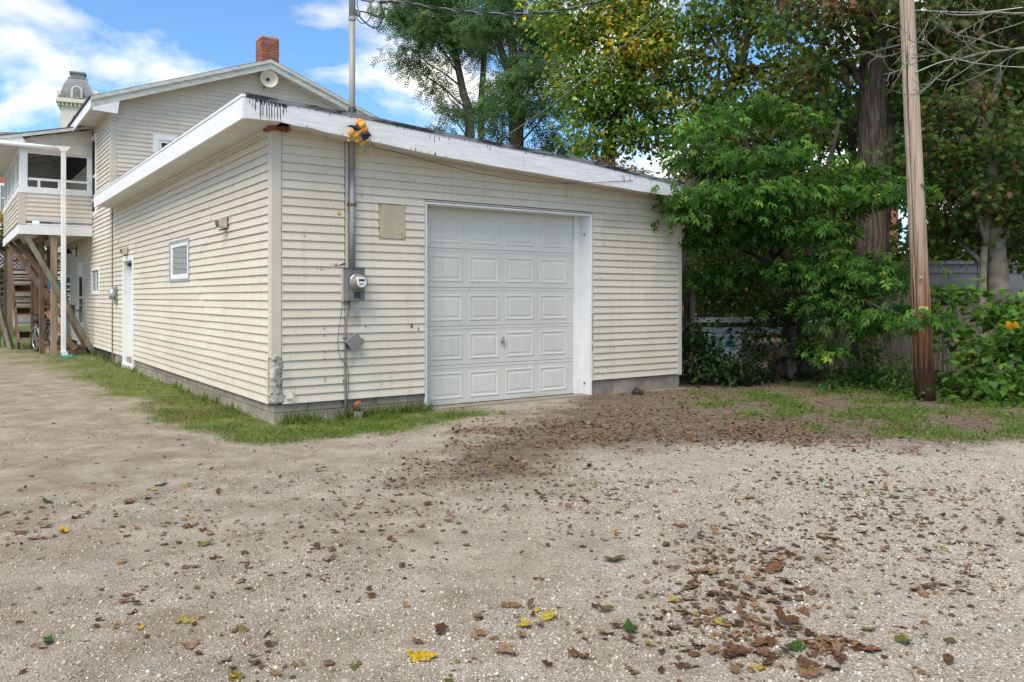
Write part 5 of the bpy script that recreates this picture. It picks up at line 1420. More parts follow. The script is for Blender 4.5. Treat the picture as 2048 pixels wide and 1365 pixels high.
tree("maple_tree", "maple with a smooth grey trunk and browned leaf clusters at the right", "tree",
     [gstem(13.2, 1998, [(1996, 570, 0, .165), (1982, 430, 0, .15), (1972, 310, 0, .135), (1958, 240, 0, .125), (1945, 150, 0, .11), (1935, 40, 0, .085), (1930, -80, 0, .06)]),
      stem(13.2, [(1968, 270, 0, .07), (1990, 190, 0, .055), (2000, 110, 0, .045), (2010, -40, 0, .03)]),
      gstem(13.1, 1966, [(1966, 560, 0, .055), (1972, 450, 0, .05), (1975, 330, 0, .04)])],
     [E_(1830, 60, 13.4, 50, 44, .8, .9), E_(1900, 40, 13.4, 60, 44, .9, 1.1), E_(1980, 30, 13.2, 60, 44, .9, 1.1), E_(2050, 60, 13.2, 50, 60, .9, 1), E_(1890, 130, 13.4, 50, 40, .8, .9), E_(2000, 130, 13.6, 56, 40, .8, .9), E_(1830, 200, 13.8, 40, 44, .7, .6), E_(1900, 220, 13, 44, 34, .7, .8), E_(2030, 240, 13, 40, 40, .7, .5),
      E_(1880, 300, 13, 46, 30, .7, .9), E_(1990, 290, 12.8, 40, 34, .6, .5), E_(2050, 330, 12.8, 40, 40, .7, .8), E_(1900, 380, 13.4, 50, 34, .7, .9), E_(2040, 420, 13, 44, 34, .7, .8), E_(1950, 400, 12.8, 34, 24, .5, .35), E_(1890, 460, 13.8, 46, 34, .7, .8), E_(2030, 490, 13.5, 44, 24, .6, .7), E_(1950, -50, 13.3, 150, 60, 1.5, 2)],
     "bark_smooth", "maple", .125, "maple", 14, 22, .26, .05, droop=.6, clump_pals=lambda rng, sc: "brown" if rng.random() < .20 else "maple", dens=2.6)
# trees in the back row beyond the fence
for i, (px, Y, h, lab) in enumerate([(1430, 21, 6.2, "dark bushy tree in the back row behind the garage corner"), (1570, 27, 7.0, "dark tree in the back row between the box elder stems"), (1700, 20, 7.6, "dark tree in the back row just left of the shaggy trunk"), (1860, 21, 8.4, "dark tree in the back row behind the utility pole"), (1990, 20, 8.2, "dark tree in the back row behind the smooth grey trunk"), (2110, 20, 8.4, "dark tree in the back row at the right edge")]):
    b = at(px, 595, Y); k = Y / FPX
    ells = []
    for z in np.arange(.9, h, 1.15):
        for q in range(3):
            ells.append(((b.x + R.uniform(-1.1, 1.1), Y + R.uniform(-1, 1), z + R.uniform(-.3, .3)), (1.15, 1.0, .62), .8))
    tree("background_tree", lab, "tree", [[(Vector((b.x, Y, -.1)), .17), (Vector((b.x + .1, Y, h * .5)), .12), (Vector((b.x - .1, Y, h * .95)), .05)]], ells, "bark_dark", "oval", .20, "dark", 11, 26, .36, .05, group="trees in the back row beyond the fence", droop=.4, twigs=False)

# bare tree just outside the frame on the right; its dead limbs reach in front of the pole
BT = thing("bare_tree", "bare dead branches reaching in from the upper right in front of the pole", "dead tree", at(2190, 595, 9.2).xy[:] + (0,), 0)
ib = -BT.location
MB().tube(smooth_pts([at(2190, 860, 9.2) + ib, at(2185, 500, 9.2) + ib, at(2200, 100, 9.2) + ib, at(2190, -200, 9.2) + ib], 5), list(np.linspace(.12, .05, 16)), 10).build("trunk", "bark_smooth", BT, smooth=True)
def dead(px_pts, r0, r1, Y0, Y1, depth=0):
    pts = [at(x, y, Y0 + (Y1 - Y0) * i / (len(px_pts) - 1)) + ib for i, (x, y) in enumerate(px_pts)]
    sp = smooth_pts(pts, 4)
    mb = MB().tube(sp, list(np.linspace(r0, r1, len(sp))), 6)
    if depth == 0:
        for i in range(3, len(sp) - 1, 2):
            p = sp[i]; d = (sp[i + 1] - p).normalized()
            q = p; L = R.uniform(.10, .34); dv = (d + Vector((R.uniform(-.5, .5), R.uniform(-.5, .5), R.uniform(-1, 1)))).normalized()
            tp = [q]
            for k in range(4):
                q = q + dv * L / 4; dv = (dv + Vector((R.uniform(-.4, .4), R.uniform(-.3, .3), R.uniform(-.35, .5)))).normalized(); tp.append(q)
            mb.tube(tp, [.0042, .0038, .003, .0025, .0018], 4)
            if R.random() < .6:
                e = tp[2] + Vector((R.uniform(-.1, .06), 0, R.uniform(-.08, .1))); mb.tube([tp[2], e], [.003, .0016], 4)
    mb.build("branch", "twig_pale", BT, smooth=True)
dead([(2195, 60), (2048, 96), (1972, 105), (1914, 118), (1880, 106), (1852, 82), (1846, 60)], .017, .006, 9.2, 8.8)
dead([(2195, 90), (2048, 98), (2010, 96), (1960, 80), (1910, 68), (1870, 45), (1855, 40)], .012, .004, 9.2, 8.6)
dead([(1975, 105), (1930, 85), (1890, 62), (1870, 50)], .006, .003, 9.0, 8.7)
dead([(2195, 10), (2048, 27), (1990, 25), (1950, 30), (1905, 30), (1880, 24)], .016, .006, 9.2, 8.7)
dead([(2195, -20), (2048, 44), (1990, 62), (1940, 88), (1904, 112)], .006, .003, 9.2, 8.9)
dead([(1990, 24), (1960, 42), (1930, 60), (1915, 70)], .005, .003, 9.0, 8.7)
dead([(2195, 60), (2048, 100), (1995, 132), (1950, 155), (1915, 170)], .006, .002, 9.2, 8.8)
dead([(1980, 105), (1930, 140), (1893, 162), (1870, 160), (1840, 185), (1808, 190)], .006, .003, 9.0, 8.6)
dead([(1914, 118), (1880, 150), (1855, 172), (1835, 188)], .004, .002, 8.9, 8.6)
dead([(1880, 106), (1855, 112), (1825, 118), (1800, 140), (1775, 150)], .005, .002, 8.8, 8.5)
dead([(1855, 82), (1825, 84), (1808, 60), (1785, 55), (1752, 45)], .004, .002, 8.8, 8.5)
dead([(1825, 84), (1800, 105), (1770, 113), (1750, 114)], .004, .002, 8.7, 8.5)
dead([(1880, 106), (1850, 98), (1828, 92)], .004, .002, 8.8, 8.6)
dead([(1850, 118), (1820, 130), (1795, 142), (1776, 138)], .004, .002, 8.8, 8.6)

# ================================================================== POLE, WIRES, FENCE, YARD
b0 = Vector((*at(1852, 595, 10.57).xy, -.2)); top = at(1815, 0, 10.57)
axis_ = (top - Vector((b0.x, b0.y, 0))); ptop = b0 + axis_ * (8.6 / axis_.z)
UP = thing("utility_pole", "leaning wooden utility pole, dark stained foot and bleached top, with a yellow number tag", "utility pole", (b0.x, b0.y, 0))
ip = Vector((-b0.x, -b0.y, 0))
MB().tube([b0 + ip + axis_ * (t / axis_.z) for t in np.linspace(0, 8.8, 24)], list(np.linspace(.126, .066, 24)), 20).build("pole", "pole_wood", UP, smooth=True)
def ptz_(z): return b0 + axis_ * ((z + .2) / axis_.z) + Vector((-.100 + .006 * z, -.080 + .005 * z, 0))
tp = at(1846, 617, 10.44) + ip
tg = link("number_tag", MB().add([(.056 * math.sin(t) * 1.15, -.0 - .0 , z) for t in () for z in ()], []).prism([(-.060, -.012), (-.052, -.020), (.052, -.020), (.060, -.012), (.060, .012), (.052, .020), (-.052, .020), (-.060, .012)], -.004, .002, "y").mesh("number_tag", "tag_yellow"), UP)
tg.location = tp + Vector((0, -.012, 0)); tg.rotation_euler = (0, 0, .06)
fc = bpy.data.curves.new("tag_digits", "FONT"); fc.body = "42690"; fc.size = .034; fc.align_x = "CENTER"; fc.align_y = "CENTER"; fc.extrude = .0008; fc.space_character = 1.15
fc.materials.append(M["ink"])
ft = bpy.data.objects.new("digits_text", fc); COL.objects.link(ft); bpy.context.view_layer.update()
fm = bpy.data.meshes.new_from_object(ft.evaluated_get(bpy.context.evaluated_depsgraph_get())); fm.name = "digits"; bpy.data.objects.remove(ft)
if not fm.materials: fm.materials.append(M["ink"])
fo = bpy.data.objects.new("digits", fm); COL.objects.link(fo); fo.parent = tg; fo.location = (0, -.0055, 0); fo.rotation_euler = (math.radians(90), 0, 0)
MB().tube([ptz_(z) + ip for z in np.linspace(0, 8.5, 20)], .004, 6).build("ground_wire", "dark_steel", UP)
for z in (1.1, 1.75, 2.5, 3.2, 4.1): MB().bar(ptz_(z) + ip + Vector((-.012, -.004, 0)), ptz_(z) + ip + Vector((.012, -.004, .004)), .004, .004).build("staple", "galvanised", UP)
o = MB().lathe([(.02, 0), (.02, -.012), (.008, -.014), (.006, -.04), (0, -.042)], "y", 10).build("bolt", "galvanised", UP); o.location = at(1841, 556, 10.44) + ip
MB().box(-.9, .9, -.14, -.05, 8.1, 8.2).build("crossarm", "wood_grey", UP)
bpy.data.objects["crossarm"].location = (ptop - b0) * .0 + Vector((axis_.x / axis_.z * 8.15, axis_.y / axis_.z * 8.15, 0))
def ptz(z): return Vector((b0.x, b0.y, 0)) + axis_ * (z / axis_.z)
def wire(name, label, pts, r, mat, cat="wire", n=10):
    return tag(link(name, MB().tube(smooth_pts(pts, n), r, 6).mesh(name, mat, True)), label, cat)
def sag(a, b, s, n=8):
    return [Vector(a).lerp(Vector(b), i / n) - Vector((0, 0, s * 4 * (i / n) * (1 - i / n))) for i in range(n + 1)]
# service drop: an insulator block on the mast, a twisted cable pair, drip loops
an = at(757, 5, 9.05); mastp = bl(.868, -.07, 4.70)
drop = thing("service_drop", "thick black twisted service cable sagging from the mast toward the upper right", "cable", an)
end = ptz(7.55)
main = [at(757, 5, 9.05), at(800, 5, 9.1), at(900, 20, 9.2), at(1000, 28, 9.3), at(1100, 24, 9.45), at(1215, -2, 9.6), at(1330, -50, 9.75), at(1500, -140, 10), end]
sp = smooth_pts([p - an for p in main], 14)
tw1 = MB(); tw2 = MB()
off1 = []; off2 = []
for i, p in enumerate(sp):
    a = i * .9; w = Vector((0, math.cos(a), math.sin(a))) * .011
    off1.append(p + w); off2.append(p - w)
tw1.tube(off1, .0105, 6).build("insulated_wire", "black_rubber", drop, smooth=True)
tw2.tube(off2, .0075, 6).build("neutral_wire", "cable_grey", drop, smooth=True)
def px_loop(pts, r, Y=9.02): return MB().tube(smooth_pts([at(x, y, Y) - an for x, y in pts], 8), r, 6)
px_loop([(705, -10), (706, 12), (714, 22), (732, 25), (750, 32), (767, 35), (764, 20), (760, 8)], .008).build("drip_loop", "black_rubber", drop, smooth=True)
px_loop([(722, -8), (714, 5), (717, 22), (714, 38), (725, 47), (738, 40), (742, 22), (738, -2)], .0055, 9.0).build("drip_loop", "black_rubber", drop, smooth=True)
px_loop([(716, 30), (730, 45), (745, 55), (757, 53), (764, 40), (768, 30), (761, 8)], .008, 9.04).build("drip_loop", "black_rubber", drop, smooth=True)
MB().lathe([(.012, -.03), (.028, -.02), (.028, .02), (.012, .03)], "z", 10, tuple(at(716, 28, 9.0) - an)).build("splice", "galvanised", drop)
MB().bar(at(722, -4, 9.02) - an, at(745, 1, 9.02) - an, .05, .05).build("insulator", "box_grey", drop)
MB().tube([at(745, 1, 9.02) - an, at(760, 4, 9.04) - an], .006, 6).build("tie_wire", "galvanised", drop)
wire("overhead_wire", "grey overhead wire rising steeply from behind the garage roof across the yellow cottonwood", [at(960, 320, 19.5), at(980, 295, 19), at(1100, 213, 17), at(1200, 134, 15), at(1350, 0, 13), at(1560, -200, 11.5), ptz(8.25)], .012, "cable_grey")
wire("overhead_wire", "thin dark wire bending upward from the roof edge beside the second locust trunk", [at(1070, 310, 18), at(1100, 275, 17.8), at(1140, 246, 17.5), at(1240, 240, 17), at(1340, 215, 16.5), at(1450, 180, 16), at(1800, 90, 12)], .008, "cable_grey")
wire("overhead_wire", "thin pale wire at the far upper right above the dead branches", [ptz(5.1), at(1950, 25, 10.4), at(2048, 15, 10.2), at(2300, -15, 9.6)], .005, "alu")
wire("overhead_wire", "thin pale wire at the right crossing just below the dead branches", [ptz(4.25) + Vector((0, -.1, 0)), at(1900, 120, 10.4), at(1960, 128, 10.3), at(2048, 135, 10.2), at(2300, 140, 9.6)], .005, "alu")
fw = bl(.94, -.09, 3.0)
wire("thin_cable", "thin slack wire drooping along the siding under the front fascia", [bl(.95, -.345, 3.06), bl(1.02, -.30, 2.99), bl(1.10, -.30, 2.97), bl(1.2, -.345, 2.955), bl(1.6, -.345, 2.90), bl(2.4, -.345, 2.805), bl(3.3, -.345, 2.775), bl(4.1, -.345, 2.84), bl(4.85, -.338, 2.93)], .0032, "black_rubber")
t = thing("loose_connector", "yellow and blue wire connector dangling beside the mast below the foam", "connector", at(725, 303, 8.86))
MB().tube(smooth_pts([(-.05, 0, .06), (-.01, 0, .02), (.0, 0, .0), (.01, 0, .03), (.04, 0, .05), (.075, 0, .035), (.09, 0, -.02), (.13, 0, -.045)], 6), .003, 6).build("wire_tail", "alu", t, smooth=True)
MB().lathe([(.010, 0), (.013, -.03), (.009, -.065)], "z", 10).build("yellow_cap", "foam_orange", t)
MB().lathe([(.006, -.02), (.006, .02)], "z", 8, (.024, 0, .005)).build("blue_cap", "blue_plastic", t)

# wooden fence of single boards
FA = Vector(at(1590, 595, 14.4).xy[:] + (0,)); FB = Vector(at(2230, 595, 12.3).xy[:] + (0,))
FD = (FB - FA); FL = FD.length; FR = math.atan2(FD.y, FD.x)
FN = thing("wooden_fence", "weathered grey vertical board fence behind the pole, overgrown at the right", "fence", FA, FR)
x = 0.0
fbm_ = MB().box(0, .128, -.010, .010, 0, 1).mesh("board", "wood_grey")
while x < FL:
    h = 1.40 + .05 * math.sin(x * 1.3) + R.uniform(-.03, .03) - (.12 if x < 1.0 else 0)
    o = link("board", fbm_, FN); o.location = (x, R.uniform(-.006, .006), .0); o.scale = (R.uniform(.93, 1.0), 1, h); o.rotation_euler = (R.uniform(-.01, .01), R.uniform(-.012, .012), 0)
    x += .133
for z in (.35, 1.1): MB().box(0, FL, .012, .06, z, z + .09).build("rail", "wood_grey", FN)
for xx in (.05, 2.4, 4.8): MB().box(xx, xx + .1, .062, .16, -.1, 1.5).build("post", "wood_post", FN)
# short old fence piece at the garage corner
t = thing("fence_post", "old grey fence post and rails half hidden in leaves beside the garage corner", "fence", Vector(at(1384, 595, 13.2).xy[:] + (0,)))
MB().box(-.04, .04, -.04, .04, -.1, 1.48).build("post", "wood_post", t, bevel=.006)
for z in (.55, .95, 1.3): MB().bar((-.5, .05, z), (.0, .0, z + .01), .03, .10).build("rail", "wood_grey", t)
for k in range(3): MB().box(-.38 + k * .13, -.27 + k * .13, .07, .09, -.1, 1.35 + .03 * k).build("board", "wood_grey", t)
# tall grey panel wall of a shed behind the fence
t = thing("grey_shed", "pale grey metal sided shed rising behind the fence at the right", "shed", Vector(at(1855, 595, 16.2).xy[:] + (0,)), -.06)
for k in range(5): MB().box(k * .98, k * .98 + .965, 0, .05, -.1, 2.0).build("wall_panel", "grey_panel", t)
MB().box(-.06, 4.95, -.03, 2.2, 2.002, 2.07).build("roof_cap", "grey_paint", t)
MB().box(-.05, 4.93, -.02, -.002, 1.83, 1.86).build("ledge", "grey_panel", t)
MB().box(0.01, 4.9, .06, 2.1, -.1, 2.0).build("body", "grey_panel", t)
# extension ladders lying on a bin
def ladder(label, p, rz, L, z):
    t = thing("extension_ladder", label, "ladder", (p.x, p.y, z), rz, "ladders in the undergrowth")
    for y in (-.21, .21): MB().box(0, L, y - .014, y + .014, 0, .075).build("side_rail", "alu", t, bevel=.003)
    mesh = MB().tube([(0, -.196, .037), (0, .196, .037)], .016, 8).mesh("rung", "alu", True)
    for k in range(int(L / .3)):
        o = link("rung", mesh, t); o.location = (.15 + k * .3, 0, 0)
    return t
lp = at(1395, 595, 14.0)
ladder("upper aluminium extension ladder lying flat among the leaves", Vector((lp.x, lp.y + .32, 0)), .0, 2.35, .90)
ladder("lower aluminium ladder lying on the white bin", Vector((lp.x + .12, lp.y - .12, 0)), .03, 1.7, .74)
t = thing("storage_bin", "white plastic bin with a teal lid corner standing under the ladders", "bin", Vector(at(1448, 595, 13.75).xy[:] + (0,)), .05)
MB().box(-.26, .26, -.15, .2, .0, .66).build("bin_body", "white_plastic", t, bevel=.02)
MB().box(-.28, .28, -.17, .22, .661, .715).build("bin_lid", "white_plastic", t, bevel=.012)
MB().prism([(-.02, .50), (.14, .50), (.14, .58), (.06, .63), (-.02, .60)], -.156, -.151, "y").build("teal_panel", "teal_plastic", t)
t = thing("leaning_plank", "rough plank leaning beside a dark stump at the fence end", "plank", Vector(at(1570, 595, 13.0).xy[:] + (0,)))
MB().bar((-.30, 0, .36), (.35, .1, .62), .12, .03, (0, 1, 0)).build("plank", "wood_brown", t)
MB().box(.06, .20, .02, .10, -.05, .60).build("short_post", "wood_grey", t)
t = thing("stump", "dark decayed stump in the shade at the end of the fence", "stump", Vector(at(1555, 595, 13.3).xy[:] + (0,)))
MB().lathe([(.20, -.05), (.17, .1), (.16, .35), (.13, .42), (.0, .40)], "z", 12).build("stump_body", "bark_dark", t, smooth=True)
t = thing("brick_building", "red brick building just visible through the leaves behind the ladders", "building", Vector(at(1290, 595, 30).xy[:] + (0,)), .02)
mb = MB().box(0, 9.5, 0, 6, 0, 5.6); mb.build("wall", "brick", t)
mb = MB()
for r in range(26):
    mb.box(0, 9.5, -.006, -.002, .3 + r * .2, .312 + r * .2)
mb.build("mortar_course", "brick_mortar", t)["kind"] = "stuff"
for xx in (1.2, 3.6, 6.0): 
    w = MB().box(xx, xx + .9, -.05, -.008, 2.2, 3.7).build("window", "white_paint", t); MB().box(xx + .08, xx + .82, -.06, -.051, 2.28, 3.62).build("pane", "window_glass", w)
MB().box(-.2, 9.7, -.2, 6.2, 5.6, 5.75).build("roof", "slate", t)

# shrubs and ground plants along the edge; undergrowth leaves coloured darker to imitate canopy shade
def shrub(name, label, cat, ells, kind, size, pal, sub, leaves, spread=.13, droop=.3, part_leaves=0, group=None, dens=1.3):
    base = Vector(ells[0][0]); base.z = 0
    return tree(name, label, cat, [[(Vector((base.x, base.y, -.05)), .012), (Vector((base.x, base.y, max(.15, ells[0][0][2]))), .006)]], ells, "bark_dark", kind, size, pal, sub, leaves, spread, .008, group, droop, .7, part_leaves=part_leaves, dens=dens)
shrub("undergrowth_shrub", "dark leafy shrub at the foot of the right garage corner", "shrub",
      [E_(1395, 690, 12.5, 30, 50, .3, 1), E_(1430, 725, 12.4, 40, 26, .35, .8), E_(1380, 735, 12.3, 20, 22, .2, .5), E_(1460, 745, 12.2, 50, 14, .3, .6)], "oval", .11, [((.022, .060, .014), 4), ((.035, .085, .02), 3), ((.05, .11, .025), 1)], 13, 18, .13)
shrub("undergrowth_shrub", "leafy shrub growing over the ladders behind the garage corner", "shrub",
      [E_(1395, 560, 13.2, 34, 40, .4, 1), E_(1440, 590, 13.5, 44, 20, .4, .6), E_(1500, 590, 13.4, 44, 22, .4, .6), E_(1400, 480, 13.6, 36, 50, .5, 1), E_(1450, 520, 13.6, 50, 40, .5, 1)], "oval", .11, [((.03, .075, .015), 4), ((.05, .11, .02), 3), ((.10, .16, .03), 1.2)], 10, 18, .16)
shrub("undergrowth_shrub", "tangled dark shrub in front of the stump and fence end", "shrub",
      [E_(1510, 690, 12.6, 50, 46, .4, 1.2), E_(1480, 740, 12.4, 40, 18, .3, .6), E_(1620, 700, 12.9, 30, 40, .3, .7), E_(1540, 640, 12.9, 50, 24, .4, .8)], "leaflet", .12, [((.022, .052, .012), 4), ((.035, .07, .018), 3), ((.06, .08, .025), .8)], 12, 18, .14)
shrub("undergrowth_shrub", "dense dark thicket added behind the ladders to darken the hollow", "shrub",
      [E_(1440, 620, 17, 70, 60, .7, 3), E_(1520, 610, 17, 70, 60, .7, 3), E_(1400, 540, 17.2, 60, 50, .7, 2.2), E_(1480, 530, 17.2, 70, 50, .7, 2.5), E_(1590, 600, 17, 60, 60, .7, 2.4), E_(1650, 590, 17, 50, 60, .7, 2)], "oval", .13, [((.028, .065, .014), 4), ((.045, .095, .02), 3), ((.10, .14, .03), 1)], 12, 18, .2)  # added shrub: dark leaves hide the brick wall and deepen the hollow's shade
shrub("weed_plant", "leafy green weed standing against the fence left of the pole", "plant",
      [E_(1745, 745, 11.9, 22, 40, .15, .55), E_(1740, 700, 12, 14, 26, .12, .3), E_(1730, 765, 11.8, 34, 14, .2, .5)], "oval", .085, "weed", 16, 16, .09)
shrub("weed_plant", "bushy green weed at the left side of the pole foot", "plant",
      [E_(1805, 760, 11.1, 26, 28, .18, .5), E_(1800, 735, 11.4, 18, 24, .15, .35), E_(1822, 790, 10.7, 22, 14, .15, .35)], "oval", .075, "weed", 16, 16, .085)
shrub("weed_plant", "low pale green weed clump at the foot of the box elder", "plant",
      [E_(1668, 750, 11.7, 14, 26, .12, .35), E_(1665, 780, 11.3, 24, 10, .15, .3)], "oval", .085, "weed", 16, 12, .09)
shrub("vine", "heart leaved green vine covering the fence at the right edge with a few yellow leaves", "vine",
      [E_(1985, 760, 10.6, 60, 44, .35, 1.7), E_(1975, 705, 10.9, 34, 36, .25, .9), E_(2030, 690, 10.9, 50, 50, .3, 1.7), E_(2000, 625, 11.4, 36, 26, .25, .8), E_(2040, 620, 11.2, 40, 36, .3, 1.1), E_(1925, 785, 10.7, 24, 20, .2, .35), E_(2020, 790, 10.2, 50, 24, .25, .9), E_(1895, 800, 10.4, 26, 9, .2, .3), E_(2090, 700, 10.6, 50, 90, .4, 1.8)], "heart", .11, "vine", 10, 12, .15, .25, part_leaves=290)
shrub("vine", "vine tendril with big dark leaves hanging on the fence just right of the pole", "vine",
      [E_(1885, 600, 11.4, 22, 24, .15, .5), E_(1920, 590, 11.4, 24, 14, .15, .35), E_(1895, 650, 11.5, 12, 34, .12, .35), E_(1900, 690, 11.5, 12, 22, .12, .25)], "heart", .12, "vine", 12, 10, .13, .4)
t = thing("yellow_leaves", "bright yellow leaf cluster on the vine at the right edge", "leaf cluster", at(2020, 652, 10.45))
for dx_, dz_, ry in ((-.05, .02, .4), (.045, .03, -.5), (.0, -.05, 1.6), (.03, -.01, 2.4)):
    o = link("leaf", leaves_mesh("leaf", "heart", np.array([[0, 0, 0.]]), np.array([[math.cos(ry), -.2, math.sin(ry) * .6 - .3]]), np.array([[0, -1., .3]]), np.array([.10]), np.array([[.60, .36, .02]])), t); o.location = (dx_, 0, dz_)
# dry stems lying on the roof edge
mb = MB(); rp = []
for i in range(90):
    a = 4.35 + RNG.random() * .85; p = bl(a, -.28 + RNG.random() * .2, zt(a) + .02)
    q = p; dv = Vector((R.uniform(-1, 1), R.uniform(-.5, .3), R.uniform(-.2, .9))).normalized(); pts = [p]
    for k in range(3): q = q + dv * R.uniform(.03, .08); dv = (dv + Vector((R.uniform(-.5, .5), R.uniform(-.4, .4), R.uniform(-.7, .3)))).normalized(); pts.append(q)
    mb.tube(pts, [.0025, .002, .0018, .001], 4, False)
o = mb.build("dry_vine", "dry_stems", None); tag(o, "dry brown vine stems lying on the garage roof edge", "dry vine", None, "stuff")
n = 260; a_ = 4.3 + RNG.random(n) * .95
P = np.array([bl(a, -.30 + RNG.random() * .24, zt(a) + .02 + RNG.random() * .10) for a in a_])
o = link("dry_leaves", leaves_mesh("dry_leaves", "oval", P, RNG.normal(size=(n, 3)), RNG.normal(size=(n, 3)), RNG.uniform(.03, .06, n), pick([((.20, .11, .06), 3), ((.28, .17, .10), 2), ((.12, .07, .04), 2)], n), "dry_leaf"))
tag(o, "dry brown leaves caught on the garage roof edge", "leaves", None, "stuff")

# ================================================================== LEFT BACKGROUND
cp = at(-60, 595, 70)
CV = thing("civic_building", "red brick building with a cream mansard roofed tower, far behind the house", "building", (cp.x, 70, 0), 0)
wd = 3.9
MB().box(-6, wd, 0, 2.5, 0, 14.6).build("wall", "brick", CV)
MB().box(-6.3, wd + .3, -.3, 2.8, 14.6, 15.0).build("cornice", "civic_cream", CV)
MB().box(-6.2, wd + .2, -.2, 2.7, 15.0, 15.6).build("roof", "slate", CV)
for x in (-1.2, 2.0):
    for z in (3, 8.6):
        w = MB().box(x, x + 1.5, -.15, -.01, z, z + 2.6).build("window", "civic_cream", CV)
        MB().box(x + .15, x + 1.35, -.2, -.151, z + .2, z + 2.4).build("pane", "window_glass", w)
        MB().box(x + .7, x + .8, -.24, -.201, z + .2, z + 2.4).box(x + .15, x + 1.35, -.24, -.201, z + 1.25, z + 1.35).build("mullion", "civic_cream", w)
for z in (7.2, 12.4): MB().box(-6, wd, -.12, -.002, z, z + .5).build("belt_course", "civic_cream", CV)
tp_ = at(156, 595, 73); tx0 = tp_.x - cp.x
tw = link("tower", MB().box(-1.25, 1.25, -1.25, 1.25, 0, 18.55).mesh("tower", "civic_cream"), CV, label="cream tower with a grey mansard cap"); tw.location = (tx0, 3, 0); tw.rotation_euler = (0, 0, math.radians(24))
MB().box(-1.38, 1.38, -1.38, 1.38, 15.3, 15.8).build("tower_band", "slate", tw)
MB().box(-1.62, 1.62, -1.62, 1.62, 18.55, 18.9).build("tower_cornice", "civic_cream", tw)
mb = MB()
for k in range(10):
    for sx in (-1, 1):
        mb.box(-1.5 + k * .33, -1.35 + k * .33, sx * 1.40 - .1, sx * 1.40 + .1, 18.25, 18.549); mb.box(sx * 1.40 - .1, sx * 1.40 + .1, -1.5 + k * .33, -1.35 + k * .33, 18.25, 18.549)
mb.build("corbels", "civic_cream", tw)["kind"] = "stuff"
MB().box(-1.45, 1.45, -1.45, 1.45, 18.9, 19.15).build("mansard_base", "slate", tw)
mb = MB(); prof = [(1.28, 19.15), (1.22, 19.65), (1.05, 20.2), (.82, 20.7), (.70, 20.9)]
for r, z in prof: mb.v += [(-r, -r, z), (r, -r, z), (r, r, z), (-r, r, z)]
for i in range(4):
    for k in range(4): mb.f.append((i * 4 + k, i * 4 + (k + 1) % 4, i * 4 + 4 + (k + 1) % 4, i * 4 + 4 + k))
mb.f.append((16, 17, 18, 19)); mb.build("mansard_cap", "slate", tw)
MB().box(-.74, .74, -.74, .74, 20.9, 21.0).box(-.56, .56, -.56, .56, 21.0, 21.4).box(-.66, .66, -.66, .66, 21.4, 21.55).build("crown_block", "slate", tw)
arch = lambda w, h: [(-w, 0), (w, 0)] + [(w * math.cos(t), h + w * math.sin(t)) for t in np.linspace(0, math.pi, 9)]
for ang in (0, -math.pi / 2, math.pi / 2, math.pi):
    rot = Matrix.Rotation(ang, 4, "Z")
    def rb(mb, nm, mat):
        mb.v = [tuple(rot @ Vector(v)) for v in mb.v]; return mb.build(nm, mat, tw)
    mb = MB().prism([(x, z + 19.0) for x, z in arch(.45, .62)], -1.58, -.8, "y"); rb(mb, "dormer", "civic_cream")
    mb = MB().prism([(x, z + 19.08) for x, z in arch(.29, .60)], -1.62, -1.581, "y"); rb(mb, "dormer_louvre", "slate")
    mb = MB().prism([(x, z + 16.1) for x, z in arch(.48, 1.1)], -1.32, -1.251, "y"); rb(mb, "arch_frame", "civic_cream")
    mb = MB().prism([(x, z + 16.2) for x, z in arch(.34, 1.0)], -1.35, -1.321, "y"); rb(mb, "arch_window", "window_glass")
tree("park_tree", "green tree with yellowing top at the far left edge behind the staircase", "tree",
     [[(at(6, 660, 40), .3), (at(6, 560, 40), .22), (at(2, 480, 40), .1)]],
     [E_(-10, 500, 40, 40, 30, 2), E_(20, 540, 40, 30, 26, 2), E_(-10, 570, 39, 50, 34, 2.5), E_(26, 590, 39.5, 26, 26, 2), E_(-30, 460, 41, 40, 40, 2.5), E_(35, 570, 41, 24, 40, 2)], "bark_dark", "oval", .5, "dark", 12, 22, .65, .1, clump_pals=lambda rng, sc: [((.42, .30, .03), 3), ((.22, .22, .03), 2)] if sc[2] > 3.2 and rng.random() < .6 else [((.035, .085, .025), 4), ((.05, .11, .03), 3)])
tree("park_tree", "round dark green tree beyond the lawn behind the porch stilts", "tree",
     [[(at(85, 650, 46), .3), (at(85, 570, 46), .2), (at(85, 520, 46), .1)]],
     [E_(60, 560, 46, 40, 40, 2.5), E_(110, 560, 46, 40, 40, 2.5), E_(85, 510, 46, 50, 40, 2.5), E_(85, 610, 46, 60, 24, 2.5)], "bark_dark", "oval", .55, [((.03, .075, .02), 4), ((.045, .10, .025), 3)], 14, 22, .7, .1)
t = thing("iron_fence", "low black iron picket fence across the far lawn", "fence", (*at(-120, 595, 37).xy, 0))
pk = MB().box(-.012, .012, -.012, .012, 0, 1.0).mesh("picket", "dark_steel")
for k in range(46):
    o = link("picket", pk, t); o.location = (k * .12, 0, 0)
for z in (.15, .85): MB().box(-.05, 5.6, -.015, .015, z, z + .04).build("rail", "dark_steel", t)

